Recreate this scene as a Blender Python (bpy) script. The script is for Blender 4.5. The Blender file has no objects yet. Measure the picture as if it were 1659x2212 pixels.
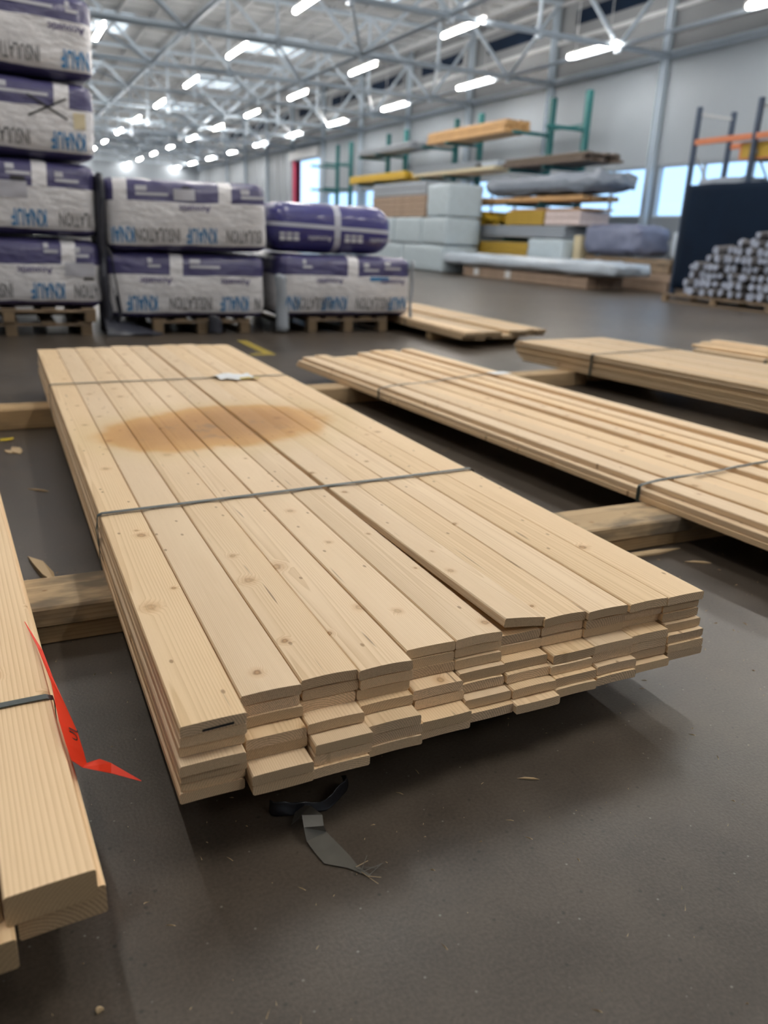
import bpy, math, random
from mathutils import Vector, Matrix, noise
R = math.radians
rng = random.Random(7)
sc = bpy.context.scene
C = sc.collection

# ------------------------------------------------------------------ camera
def make_camera():
    yaw, pit, rol = R(26.087), R(19.169), R(2.489)
    F = Vector((math.sin(yaw)*math.cos(pit), math.cos(yaw)*math.cos(pit), -math.sin(pit)))
    Rt = Vector((math.cos(yaw), -math.sin(yaw), 0)); U = Rt.cross(F)
    r2 = math.cos(rol)*Rt + math.sin(rol)*U
    u2 = -math.sin(rol)*Rt + math.cos(rol)*U
    cam = bpy.data.cameras.new('camera'); o = bpy.data.objects.new('camera', cam); C.objects.link(o)
    m = Matrix((r2, u2, -F)).transposed().to_4x4(); m.translation = (0, 0, 1.0)
    o.matrix_world = m
    cam.sensor_fit = 'HORIZONTAL'; cam.sensor_width = 36.0
    cam.lens = 36.0*1700.8/1659.0
    cam.clip_start = .05; cam.clip_end = 400
    cam.dof.use_dof = True; cam.dof.focus_distance = 1.62; cam.dof.aperture_fstop = 3.4
    sc.camera = o
make_camera()

# ------------------------------------------------------------------ sky and exposure
SKY = 2.1
LAMP = 102.0
SKYLIGHT = .7
w = bpy.data.worlds.new('sky'); sc.world = w; w.use_nodes = True
bgn = w.node_tree.nodes['Background']
bgn.inputs[0].default_value = (.48, .72, 1.0, 1); bgn.inputs[1].default_value = SKY
sc.view_settings.view_transform = 'Standard'; sc.view_settings.look = 'None'
sc.view_settings.exposure = 0.0; sc.view_settings.gamma = 1.0
sc.view_settings.use_curve_mapping = False
sc.cycles.max_bounces = 6; sc.cycles.diffuse_bounces = 4
sc.cycles.sample_clamp_indirect = 6.0

# ------------------------------------------------------------------ node helpers
def newmat(name):
    m = bpy.data.materials.new(name); m.use_nodes = True
    nt = m.node_tree; b = nt.nodes['Principled BSDF']
    return m, nt, b
def nd(nt, typ, ins=None, **at):
    n = nt.nodes.new(typ)
    for k, v in at.items(): setattr(n, k, v)
    for k, v in (ins or {}).items(): put(nt, n.inputs[k], v)
    return n
def put(nt, sock, v):
    if isinstance(v, bpy.types.NodeSocket): nt.links.new(v, sock)
    else: sock.default_value = v
def mt(nt, op, a, b=None, c=None, clamp=False):
    n = nt.nodes.new('ShaderNodeMath'); n.operation = op; n.use_clamp = clamp
    for i, v in enumerate((a, b, c)):
        if v is not None: put(nt, n.inputs[i], v)
    return n.outputs[0]
def vm(nt, op, a, b=None, scale=None):
    n = nt.nodes.new('ShaderNodeVectorMath'); n.operation = op
    put(nt, n.inputs[0], a)
    if b is not None: put(nt, n.inputs[1], b)
    if scale is not None: put(nt, n.inputs['Scale'], scale)
    return n.outputs[0]
def mixc(nt, f, a, b, blend='MIX'):
    n = nt.nodes.new('ShaderNodeMix'); n.data_type = 'RGBA'; n.blend_type = blend
    put(nt, n.inputs[0], f); put(nt, n.inputs[6], a); put(nt, n.inputs[7], b)
    return n.outputs[2]
def rgb(c): return (c[0], c[1], c[2], 1)
def ramp(nt, v, a, b, lo=0.0, hi=1.0, smooth=True):
    n = nt.nodes.new('ShaderNodeMapRange'); n.interpolation_type = 'SMOOTHSTEP' if smooth else 'LINEAR'
    put(nt, n.inputs[0], v)
    n.inputs[1].default_value = a; n.inputs[2].default_value = b
    n.inputs[3].default_value = lo; n.inputs[4].default_value = hi
    return n.outputs[0]
def noi(nt, vec, scale=1.0, detail=2.0, out=0):
    n = nt.nodes.new('ShaderNodeTexNoise'); put(nt, n.inputs['Vector'], vec)
    n.inputs['Scale'].default_value = scale; n.inputs['Detail'].default_value = detail
    return n.outputs[out]
def sep(nt, v):
    n = nt.nodes.new('ShaderNodeSeparateXYZ'); put(nt, n.inputs[0], v); return n.outputs
def bump(nt, b, h, strength, dist):
    n = nt.nodes.new('ShaderNodeBump'); n.inputs['Strength'].default_value = strength
    n.inputs['Distance'].default_value = dist
    put(nt, n.inputs['Height'], h); nt.links.new(n.outputs[0], b.inputs['Normal'])

# ------------------------------------------------------------------ materials
def wood(name, light, dark, endc, freq=260.0, contrast=.62, rough=.55, stain=False, weather=0.0, knots=1.0):
    m, nt, b = newmat(name)
    tc = nd(nt, 'ShaderNodeTexCoord'); obj = tc.outputs['Object']
    rnd = nd(nt, 'ShaderNodeObjectInfo').outputs['Random']
    wn = nd(nt, 'ShaderNodeTexWhiteNoise', {'W': mt(nt, 'MULTIPLY', rnd, 731.7)}, noise_dimensions='1D')
    rr = sep(nt, wn.outputs['Color'])
    p = vm(nt, 'ADD', obj, vm(nt, 'SCALE', wn.outputs['Color'], scale=40.0))
    n1 = noi(nt, vm(nt, 'MULTIPLY', p, (4.0, .55, 4.0)), 1.0, 2.0, 1)
    q = vm(nt, 'ADD', obj, vm(nt, 'SCALE', vm(nt, 'SUBTRACT', n1, (.5, .5, .5)), scale=.020))
    qs = sep(nt, q)
    dx = mt(nt, 'SUBTRACT', qs[0], mt(nt, 'MULTIPLY', mt(nt, 'SUBTRACT', rr[0], .5), .21))
    dz = mt(nt, 'ADD', qs[2], mt(nt, 'MULTIPLY_ADD', rr[1], .055, .024))
    r = mt(nt, 'SQRT', mt(nt, 'ADD', mt(nt, 'MULTIPLY', dx, dx), mt(nt, 'MULTIPLY', dz, dz)))
    vo = nd(nt, 'ShaderNodeTexVoronoi', {'Vector': vm(nt, 'MULTIPLY', p, (5.5, 4.6, 1.0)), 'Scale': 1.0, 'Randomness': 1.0}, voronoi_dimensions='2D')
    d = vo.outputs['Distance']
    vc = sep(nt, vo.outputs['Color']); ex = mt(nt, 'GREATER_THAN', vc[0], .25)
    d = mt(nt, 'DIVIDE', d, mt(nt, 'MULTIPLY_ADD', mt(nt, 'MULTIPLY', vc[1], vc[1]), .9, .45))
    d = mt(nt, 'ADD', d, mt(nt, 'MULTIPLY', mt(nt, 'SUBTRACT', noi(nt, p, 60.0, 1.0), .5), .05))
    kinf = mt(nt, 'MULTIPLY', ramp(nt, d, .17, .02), ex)
    r = mt(nt, 'ADD', r, mt(nt, 'MULTIPLY', kinf, .008))
    fq = mt(nt, 'MULTIPLY', mt(nt, 'MULTIPLY_ADD', rr[2], .6, .7), freq)
    ring = mt(nt, 'FRACT', mt(nt, 'MULTIPLY', r, fq))
    line = mt(nt, 'MULTIPLY', mt(nt, 'POWER', ring, 2.2), ramp(nt, ring, 1.0, .93))
    fib = noi(nt, vm(nt, 'MULTIPLY', p, (330.0, 7.0, 330.0)), 1.0, 2.0)
    blot = noi(nt, vm(nt, 'MULTIPLY', p, (9.0, 1.6, 9.0)), 1.0, 3.0)
    fac = mt(nt, 'ADD', mt(nt, 'MULTIPLY', line, contrast), mt(nt, 'MULTIPLY', mt(nt, 'SUBTRACT', fib, .5), .45), clamp=True)
    fac = mt(nt, 'ADD', fac, mt(nt, 'MULTIPLY', mt(nt, 'SUBTRACT', blot, .5), .55), clamp=True)
    col = mixc(nt, fac, rgb(light), rgb(dark))
    halo = mt(nt, 'MULTIPLY', mt(nt, 'MULTIPLY', ramp(nt, d, .14, .05), ex), .34*knots)
    col = mixc(nt, halo, col, rgb([dark[0]*.9, dark[1]*.74, dark[2]*.55]))
    kc = mt(nt, 'MULTIPLY', mt(nt, 'MULTIPLY', ramp(nt, d, .066, .030), ex), mt(nt, 'MULTIPLY_ADD', vc[2], .5*knots, .38*knots))
    kcol = mixc(nt, ramp(nt, d, .035, .015), rgb((.27, .14, .06)), rgb((.44, .25, .11)))
    col = mixc(nt, kc, col, kcol)
    v2 = nd(nt, 'ShaderNodeTexVoronoi', {'Vector': vm(nt, 'MULTIPLY', p, (17.0, 9.0, 1.0)), 'Scale': 1.0, 'Randomness': 1.0}, voronoi_dimensions='2D')
    fl = mt(nt, 'MULTIPLY', ramp(nt, v2.outputs['Distance'], .085, .035), mt(nt, 'GREATER_THAN', sep(nt, v2.outputs['Color'])[0], .86))
    col = mixc(nt, mt(nt, 'MULTIPLY', fl, .7*knots), col, rgb((.24, .125, .055)))
    crack = ramp(nt, noi(nt, vm(nt, 'MULTIPLY', p, (85.0, 3.2, 85.0)), 1.0, 1.0), .755, .80, 0.0, .75)
    col = mixc(nt, crack, col, rgb((.22, .13, .07)))
    val = mt(nt, 'MULTIPLY_ADD', rr[1], .16, .91)
    col = mixc(nt, 1.0, col, nd(nt, 'ShaderNodeCombineXYZ', {0: val, 1: mt(nt, 'MULTIPLY', val, mt(nt, 'MULTIPLY_ADD', rr[2], .05, .965)), 2: mt(nt, 'MULTIPLY', val, mt(nt, 'MULTIPLY_ADD', rr[2], .16, .88))}).outputs[0], 'MULTIPLY')
    if weather > 0:
        wz = ramp(nt, noi(nt, vm(nt, 'MULTIPLY', p, (14.0, 5.0, 14.0)), 1.0, 4.0), .42, .66, 0.0, weather)
        col = mixc(nt, wz, col, rgb((.10, .085, .07)))
    # end grain: duller, coarser
    ny = mt(nt, 'ABSOLUTE', sep(nt, tc.outputs['Normal'])[1])
    fz = noi(nt, p, 420.0, 2.0)
    ef = mt(nt, 'ADD', mt(nt, 'MULTIPLY', line, 1.0), mt(nt, 'MULTIPLY', mt(nt, 'SUBTRACT', fz, .42), 1.3), clamp=True)
    ecol = mixc(nt, ef, rgb(endc), rgb([c*.44 for c in endc]))
    ecol = mixc(nt, mt(nt, 'MULTIPLY', kc, .6), ecol, rgb((.16, .09, .05)))
    ecol = mixc(nt, mt(nt, 'MULTIPLY', rr[0], .5), ecol, rgb([light[0]*.8, light[1]*.76, light[2]*.66]))
    ev = mt(nt, 'MULTIPLY_ADD', sep(nt, nd(nt, 'ShaderNodeTexWhiteNoise', {'W': mt(nt, 'MULTIPLY', rnd, 313.3)}, noise_dimensions='1D').outputs['Color'])[1], .42, .74)
    ecol = mixc(nt, 1.0, ecol, nd(nt, 'ShaderNodeCombineXYZ', {0: ev, 1: ev, 2: ev}).outputs[0], 'MULTIPLY')
    col = mixc(nt, ramp(nt, ny, .7, .9), col, ecol)
    if stain:
        pos = nd(nt, 'ShaderNodeNewGeometry').outputs['Position']
        ps = sep(nt, pos)
        a = mt(nt, 'DIVIDE', mt(nt, 'SUBTRACT', ps[0], .77), .47)
        # the patch leans a little towards the back on its right
        yy = mt(nt, 'SUBTRACT', mt(nt, 'SUBTRACT', ps[1], 3.08), mt(nt, 'MULTIPLY', mt(nt, 'SUBTRACT', ps[0], .77), .15))
        bb = mt(nt, 'DIVIDE', yy, .36)
        rad = mt(nt, 'SQRT', mt(nt, 'ADD', mt(nt, 'MULTIPLY', a, a), mt(nt, 'MULTIPLY', bb, bb)))
        rad = mt(nt, 'ADD', rad, mt(nt, 'MULTIPLY', mt(nt, 'SUBTRACT', noi(nt, vm(nt, 'MULTIPLY', pos, (4.0, 2.6, 1.0)), 1.0, 3.0), .5), .75))
        top = ramp(nt, ps[2], .250, .2585)
        s1 = mt(nt, 'MULTIPLY', ramp(nt, rad, 1.12, .86), top)
        s2 = mt(nt, 'MULTIPLY', ramp(nt, rad, .95, .35), top)
        s0 = mt(nt, 'MULTIPLY', ramp(nt, rad, 1.55, 1.05, 0.0, .35), top)
        col = mixc(nt, s0, col, rgb((.60, .45, .22)))
        col = mixc(nt, s1, col, mixc(nt, 1.0, col, rgb((.82, .60, .34)), 'MULTIPLY'))
        col = mixc(nt, s2, col, mixc(nt, 1.0, col, rgb((.74, .68, .62)), 'MULTIPLY'))
        sp = ramp(nt, noi(nt, vm(nt, 'MULTIPLY', pos, (11.0, 7.0, 1.0)), 1.0, 4.0), .55, .70)
        col = mixc(nt, mt(nt, 'MULTIPLY', mt(nt, 'MULTIPLY', sp, s2), .45), col, rgb((.16, .12, .09)))
    nt.links.new(col, b.inputs['Base Color'])
    b.inputs['Roughness'].default_value = rough
    b.inputs['Specular IOR Level'].default_value = .25
    bump(nt, b, mt(nt, 'ADD', mt(nt, 'MULTIPLY', line, -.4), mt(nt, 'ADD', fib, mt(nt, 'MULTIPLY', fz, .5))), .22, .0008)
    return m

def plain(name, col, rough=.5, metal=0.0, var=.12, scale=6.0, bmp=0.0, bscale=40.0, spec=.5, coat=0.0):
    m, nt, b = newmat(name)
    tc = nd(nt, 'ShaderNodeTexCoord').outputs['Object']
    f = noi(nt, tc, scale, 3.0)
    col2 = mixc(nt, f, rgb([c*(1-var) for c in col]), rgb([min(1, c*(1+var)) for c in col]))
    nt.links.new(col2, b.inputs['Base Color'])
    b.inputs['Roughness'].default_value = rough; b.inputs['Metallic'].default_value = metal
    b.inputs['Specular IOR Level'].default_value = spec; b.inputs['Coat Weight'].default_value = coat
    if bmp: bump(nt, b, noi(nt, tc, bscale, 3.0), bmp, .02)
    return m

def emit(name, col, s):
    m, nt, b = newmat(name)
    b.inputs['Base Color'].default_value = rgb(col)
    b.inputs['Emission Color'].default_value = rgb(col); b.inputs['Emission Strength'].default_value = s
    return m

def floor_mat():
    m, nt, b = newmat('asphalt_floor')
    tc = nd(nt, 'ShaderNodeTexCoord').outputs['Object']
    big = noi(nt, tc, .7, 3.0); mid = noi(nt, tc, 7.0, 4.0); fine = noi(nt, tc, 160.0, 3.0)
    f = mt(nt, 'ADD', mt(nt, 'MULTIPLY', big, .5), mt(nt, 'ADD', mt(nt, 'MULTIPLY', mid, .35), mt(nt, 'MULTIPLY', fine, .35)))
    col = mixc(nt, ramp(nt, f, .35, .85), rgb((.036, .028, .021)), rgb((.100, .079, .060)))
    vo = nd(nt, 'ShaderNodeTexVoronoi', {'Vector': tc, 'Scale': 55.0})
    vr = sep(nt, vo.outputs['Color'])
    spk = mt(nt, 'MULTIPLY', ramp(nt, vo.outputs['Distance'], .15, .06), mt(nt, 'GREATER_THAN', vr[0], .86))
    col = mixc(nt, mt(nt, 'MULTIPLY', spk, .7), col, rgb((.24, .22, .19)))
    spk2 = mt(nt, 'MULTIPLY', ramp(nt, vo.outputs['Distance'], .25, .10), mt(nt, 'LESS_THAN', vr[0], .10))
    col = mixc(nt, mt(nt, 'MULTIPLY', spk2, .6), col, rgb((.016, .014, .012)))
    nt.links.new(col, b.inputs['Base Color'])
    put(nt, b.inputs['Roughness'], mt(nt, 'MULTIPLY_ADD', mid, .14, .28))
    b.inputs['Specular IOR Level'].default_value = .46
    bump(nt, b, fine, .22, .0015)
    return m

def pack_mat(name, hz, band, stripes, base=(.66, .65, .67), purple=(.050, .046, .125), flip=False):
    """printed film of an insulation pack: purple band along the top with pale vertical stripes"""
    m, nt, b = newmat(name)
    tc = nd(nt, 'ShaderNodeTexCoord').outputs['Object']
    s = sep(nt, tc)
    wob = mt(nt, 'MULTIPLY', mt(nt, 'SUBTRACT', noi(nt, tc, 3.0, 2.0), .5), .03)
    z = mt(nt, 'ADD', s[2], wob)
    inb = mt(nt, 'GREATER_THAN', z, hz - band)
    und = mt(nt, 'LESS_THAN', z, -hz + .055)
    st = None
    for x0 in stripes:
        a = mt(nt, 'LESS_THAN', mt(nt, 'ABSOLUTE', mt(nt, 'SUBTRACT', mt(nt, 'ADD', s[0], mt(nt, 'MULTIPLY', s[2], -.06)), x0)), .062)
        st = a if st is None else mt(nt, 'MAXIMUM', st, a)
    if st is not None: inb = mt(nt, 'MULTIPLY', inb, mt(nt, 'SUBTRACT', 1.0, st))
    msk = mt(nt, 'MAXIMUM', inb, und)
    f = noi(nt, vm(nt, 'MULTIPLY', tc, (2.0, 2.0, 9.0)), 2.0, 4.0)
    bc = mixc(nt, f, rgb([c*.82 for c in base]), rgb([min(1, c*1.18) for c in base]))
    pc = mixc(nt, f, rgb([c*.85 for c in purple]), rgb([c*1.4 for c in purple]))
    nt.links.new(mixc(nt, msk, bc, pc), b.inputs['Base Color'])
    b.inputs['Roughness'].default_value = .32; b.inputs['Coat Weight'].default_value = .35; b.inputs['Coat Roughness'].default_value = .15
    bump(nt, b, noi(nt, vm(nt, 'MULTIPLY', tc, (3.0, 3.0, 7.0)), 3.0, 4.0), .55, .03)
    return m

M = {}
PINE_L, PINE_D, PINE_E = (.79, .60, .395), (.56, .37, .195), (.72, .535, .36)
M['pine'] = wood('pine_stained_board', PINE_L, PINE_D, PINE_E, stain=True)
M['pine2'] = wood('pine_board', PINE_L, PINE_D, PINE_E)
M['pine_grey'] = wood('pine_board_brownish', (.60, .45, .29), (.40, .26, .14), (.34, .25, .16))
M['pine_wide'] = wood('pine_wide_board', (.78, .58, .37), (.54, .34, .165), (.50, .36, .22), freq=170.0)
M['rough'] = wood('rough_sawn_timber', (.48, .35, .21), (.28, .18, .09), (.30, .21, .12), freq=170.0, weather=.75, rough=.8)
M['rough2'] = wood('rough_sawn_timber_clean', (.50, .35, .20), (.30, .19, .09), (.34, .24, .13), freq=170.0, weather=.25, rough=.8)
M['pallet'] = wood('pallet_wood', (.30, .22, .15), (.18, .125, .08), (.25, .18, .11), freq=150.0, weather=.5, rough=.8)
M['strap'] = plain('strap_plastic', (.030, .042, .040), .38, bmp=.1)
M['floor'] = floor_mat()
M['wall'] = plain('wall_paint', (.255, .288, .325), .6, var=.05, scale=.8)
M['wall_up'] = plain('upper_cladding', (.17, .18, .195), .6, var=.08, scale=.8)
M['roof'] = plain('roof_sheet', (.42, .44, .46), .6, var=.10, scale=.5)
M['steel'] = plain('white_steel', (.47, .55, .63), .45, var=.06)
M['steel2'] = plain('grey_steel', (.44, .46, .48), .5, var=.08)
M['lamp'] = emit('lamp_tube', (1.0, .955, .89), LAMP)
M['skylight'] = emit('daylit_roof_panel', (.78, .90, 1.0), SKYLIGHT)
M['lamp_body'] = plain('lamp_housing', (.7, .7, .7), .4)
M['green'] = plain('rack_green', (.008, .105, .11), .45)
M['navy'] = plain('rack_navy', (.025, .045, .085), .45)
M['orange'] = plain('rack_orange', (.50, .16, .07), .5)
M['black'] = plain('black_sheet', (.004, .011, .026), .75, var=.3, scale=2.0, bmp=.15, bscale=3.0, spec=.12)
M['film'] = plain('black_film', (.012, .012, .016), .25, bmp=.8, bscale=9.0)
M['darkfilm'] = plain('dark_grey_film', (.035, .037, .05), .35, bmp=.6, bscale=8.0)
M['silver'] = plain('silver_wrap', (.48, .55, .63), .28, var=.15, bmp=.5, bscale=6.0, scale=3.0)
M['paleblue'] = plain('pale_wrap', (.47, .55, .60), .4, var=.12, bmp=.3, bscale=5.0)
M['greysheet'] = plain('grey_sheet', (.30, .33, .37), .5)
M['tarp'] = plain('grey_tarp', (.20, .23, .28), .5, bmp=.8, bscale=6.0)
M['yellow'] = plain('yellow_beam', (.66, .42, .03), .5)
M['ochre'] = plain('ochre_panel', (.42, .27, .035), .6)
M['tan'] = plain('tan_timber', (.56, .33, .14), .6, var=.25, scale=3.0)
M['tanbrown'] = plain('brown_sheet', (.36, .26, .19), .6, var=.25, scale=4.0)
M['brown'] = plain('dark_slats', (.15, .115, .09), .7, var=.3)
M['bale'] = plain('bale_cloth', (.16, .18, .27), .6, var=.3, scale=5.0, bmp=.7, bscale=7.0)
M['pink'] = plain('printed_pack', (.58, .48, .46), .5, var=.2, scale=9.0)
M['cream'] = plain('cream_board', (.58, .50, .33), .6)
M['red'] = plain('red_tape', (.80, .052, .018), .42, var=.05)
M['ink'] = plain('black_ink', (.012, .012, .014), .6)
M['paper'] = plain('white_paper', (.74, .75, .76), .6)
M['yellowpaint'] = plain('yellow_floor_paint', (.34, .25, .035), .7, var=.5, scale=30.0)
M['yellowfilm'] = plain('yellow_plastic', (.62, .45, .02), .4)
M['blueprint'] = plain('blue_lettering', (.030, .19, .42), .4, var=.05)
M['greyprint'] = plain('grey_lettering', (.17, .17, .18), .4, var=.05)
M['darkprint'] = plain('dark_lettering', (.10, .085, .20), .4, var=.05)
M['whiteprint'] = plain('white_lettering', (.45, .45, .50), .4, var=.05)
M['signgreen'] = plain('sign_green', (.03, .30, .13), .5)
M['signyellow'] = plain('sign_yellow', (.55, .50, .12), .5)
M['redpost'] = plain('red_post', (.62, .04, .10), .5)
M['concrete'] = plain('yard_concrete', (.40, .40, .40), .8)
M['chip'] = plain('wood_chip', (.52, .38, .22), .7)
M['bark'] = plain('log_bark', (.13, .125, .13), .8, var=.4, scale=14.0)
M['logend'] = plain('log_end', (.33, .37, .47), .7, var=.5, scale=7.0)
M['ribbon'] = plain('grey_tape', (.105, .098, .084), .32, var=.25, scale=30.0)
def glass_mat():
    m, nt, b = newmat('window_glass')
    out = nt.nodes['Material Output']
    tr = nd(nt, 'ShaderNodeBsdfTransparent', {'Color': (.93, .97, 1, 1)})
    gl = nd(nt, 'ShaderNodeBsdfGlossy', {'Roughness': .05})
    mx = nd(nt, 'ShaderNodeMixShader', {0: .06, 1: tr.outputs[0], 2: gl.outputs[0]})
    nt.links.new(mx.outputs[0], out.inputs[0])
    return m
M['glass'] = glass_mat()
def tape_mat():
    m, nt, b = newmat('red_tape_film')
    out = nt.nodes['Material Output']
    b.inputs['Base Color'].default_value = (.90, .060, .018, 1); b.inputs['Roughness'].default_value = .4
    tl = nd(nt, 'ShaderNodeBsdfTranslucent', {'Color': (.95, .06, .015, 1)})
    mx = nd(nt, 'ShaderNodeMixShader', {0: .35, 1: b.outputs[0], 2: tl.outputs[0]})
    nt.links.new(mx.outputs[0], out.inputs[0])
    return m
M['red'] = tape_mat()

# ------------------------------------------------------------------ mesh helpers
class MB:
    def __init__(s): s.v = []; s.f = []; s.mi = []
    def add(s, vs, fs, mi=0):
        o = len(s.v); s.v += [tuple(x) for x in vs]
        for f in fs: s.f.append([i + o for i in f]); s.mi.append(mi)
        return s
    def box(s, x0, x1, y0, y1, z0, z1, mi=0):
        vs = [(x, y, z) for z in (z0, z1) for y in (y0, y1) for x in (x0, x1)]
        return s.add(vs, [(0, 2, 3, 1), (4, 5, 7, 6), (0, 1, 5, 4), (2, 6, 7, 3), (0, 4, 6, 2), (1, 3, 7, 5)], mi)
    def bbox(s, x0, x1, y0, y1, z0, z1, b=.01, mi=0):
        """box with bevelled edges along its longest axis and its ends"""
        L = [x1-x0, y1-y0, z1-z0]; ax = L.index(max(L))
        c = [(x0+x1)/2, (y0+y1)/2, (z0+z1)/2]; h = [l/2 for l in L]
        u, v = [(1, 2), (2, 0), (0, 1)][ax]
        b = min(b, h[u]*.8, h[v]*.8)
        prof = []
        for su, sv in ((-1, -1), (1, -1), (1, 1), (-1, 1)):
            p1 = (su*(h[u]-b), sv*h[v]); p2 = (su*h[u], sv*(h[v]-b))
            prof += [p1, p2] if su*sv > 0 else [p2, p1]
        prof = [prof[i] for i in (0, 1, 2, 3, 4, 5, 6, 7)]
        prof.sort(key=lambda p: math.atan2(p[1]/h[v], p[0]/h[u]))
        vs = []
        for t, k in ((-1, .93), (-1 + min(.5, b/h[ax]), 1), (1 - min(.5, b/h[ax]), 1), (1, .93)):
            for p in prof:
                q = [0, 0, 0]; q[ax] = c[ax] + t*h[ax]
                if k < 1:
                    q[u] = c[u] + math.copysign(max(0, abs(p[0])-b*.5), p[0]); q[v] = c[v] + math.copysign(max(0, abs(p[1])-b*.5), p[1])
                else:
                    q[u] = c[u] + p[0]; q[v] = c[v] + p[1]
                vs.append(q)
        fs = [list(range(8))[::-1], [24+i for i in range(8)]]
        for k in range(3):
            for i in range(8): fs.append((k*8+i, k*8+(i+1) % 8, (k+1)*8+(i+1) % 8, (k+1)*8+i))
        return s.add(vs, fs, mi)
    def tube(s, a, b, r, n=8, mi=0, r2=None):
        a = Vector(a); b = Vector(b); d = (b-a).normalized(); r2 = r if r2 is None else r2
        up = Vector((0, 0, 1)) if abs(d.z) < .9 else Vector((1, 0, 0))
        u = d.cross(up).normalized(); v = d.cross(u)
        vs = []
        for P, rad in ((a, r), (b, r2)):
            for i in range(n):
                t = 2*math.pi*i/n; vs.append(P + u*math.cos(t)*rad + v*math.sin(t)*rad)
        fs = [tuple(range(n)), tuple(range(2*n-1, n-1, -1))]
        for i in range(n): fs.append((i, n+i, n+(i+1) % n, (i+1) % n))
        return s.add(vs, fs, mi)
    def strip(s, Ls, Rs, thick=0.0, mi=0):
        """ribbon through left and right points"""
        n = len(Ls); vs = [Vector(p) for p in Ls] + [Vector(p) for p in Rs]; fs = []
        for i in range(n-1): fs.append((i, i+1, n+i+1, n+i))
        if thick:
            off = []
            for i in range(n):
                j = min(i, n-2)
                t = Vector(Ls[j+1]) - Vector(Ls[j]); c = Vector(Rs[j]) - Vector(Ls[j])
                nn = t.cross(c)
                if nn.length < 1e-9: nn = Vector((0, 0, 1))
                off.append(nn.normalized()*thick)
            vs += [Vector(Ls[i]) + off[i] for i in range(n)] + [Vector(Rs[i]) + off[i] for i in range(n)]
            for i in range(n-1):
                fs.append((2*n+i, 3*n+i, 3*n+i+1, 2*n+i+1))
                fs.append((i, 2*n+i, 2*n+i+1, i+1)); fs.append((n+i, n+i+1, 3*n+i+1, 3*n+i))
            fs.append((0, n, 3*n, 2*n)); fs.append((n-1, 3*n-1, 4*n-1, 2*n-1))
        return s.add(vs, fs, mi)
    def mesh(s, name, mats, smooth=False):
        me = bpy.data.meshes.new(name); me.from_pydata(s.v, [], s.f)
        for m in (mats if isinstance(mats, (list, tuple)) else [mats]): me.materials.append(M[m] if isinstance(m, str) else m)
        me.polygons.foreach_set('material_index', s.mi)
        if smooth: me.polygons.foreach_set('use_smooth', [True]*len(me.polygons))
        me.update(); return me
    def obj(s, name, mats, parent=None, loc=(0, 0, 0), rz=0, smooth=False):
        return link(name, s.mesh(name, mats, smooth), parent, loc, rz)
def link(name, me, parent=None, loc=(0, 0, 0), rz=0):
    o = bpy.data.objects.new(name, me); C.objects.link(o)
    if parent is not None: o.parent = parent
    o.location = loc; o.rotation_euler = (0, 0, rz)
    return o
def tag(o, label, cat, group=None):
    o['label'] = label; o['category'] = cat
    if group: o['group'] = group
    return o
def thing(name, label, cat, loc=(0, 0, 0), rz=0, group=None):
    return tag(link(name, None, None, loc, rz), label, cat, group)
def struct(o): o['kind'] = 'structure'; return o
def copytree(o, parent=None):
    c = o.copy(); C.objects.link(c); c.parent = parent
    for ch in o.children: copytree(ch, c)
    return c

# ------------------------------------------------------------------ the hall
XR, XL, YN, YF = 17.35, -12.0, -9.0, 76.0
ZE, ZR = 6.0, 8.6
struct(MB().box(XL-.3, XR+.3, YN-.3, YF+.3, -.3, 0).obj('floor', 'floor'))
struct(MB().box(XR+.3, 90, -40, 110, -.34, -.06).obj('floor_outside', 'concrete'))
COLS = [8.5, 13.7, 18.9, 24.1, 29.3, 34.5, 39.7, 44.9]
WZ0, WZ1 = 1.88, 3.26
DY0, DY1, DZ = 45.5, 49.7, 5.2
wr = MB()
wr.box(XR, XR+.25, YN, DY0, 0, WZ0).box(XR, XR+.25, YN, DY0, WZ1, ZE)
wr.box(XR, XR+.25, YN, COLS[0]+.3, WZ0, WZ1)
for y in COLS[1:]: wr.box(XR, XR+.25, y-.16, min(DY0, y+.16), WZ0, WZ1)
wr.box(XR, XR+.25, 45.06, DY0, WZ0, WZ1)
wr.box(XR, XR+.25, DY0, DY1, DZ, ZE).box(XR, XR+.25, DY1, YF, 0, ZE)
wall_r = struct(wr.obj('wall_right', 'wall'))
for k in range(20):                                   # faint joints of the cladding beyond the door
    y = DY1 + 1.0 + k*1.32
    if y < YF: MB().box(XR-.03, XR, y, y+.07, 0, ZE).obj('cladding_joint', 'steel2', wall_r)
up = struct(MB().box(XR+.02, XR+.27, YN, YF, ZE, ZR+.2).obj('wall_right_upper', 'wall_up'))
for k, y in enumerate(COLS + [50.1, 55.3, 60.5]):
    MB().box(XR-.02, XR+.03, y+.9, y+4.3, 7.55, 7.95).obj('louvre', 'black', up)
for k, z in enumerate((6.55, 7.1, 8.2)):
    MB().box(XR-.10, XR+.02, YN, YF, z, z+.10).obj('girt', 'steel2', up)
struct(MB().box(XR-.14, XR, YN, YF, ZE-.06, ZE+.12).obj('trim_1', 'steel'))
struct(MB().box(XL-.25, XL, YN, YF, 0, ZR+.2).obj('wall_left', 'wall'))
struct(MB().box(XL, XR, YF, YF+.25, 0, ZR+.2).obj('wall_far', 'wall'))
struct(MB().box(XL, XR, YN-.25, YN, 0, ZR+.2).obj('wall_near', 'wall'))

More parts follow.
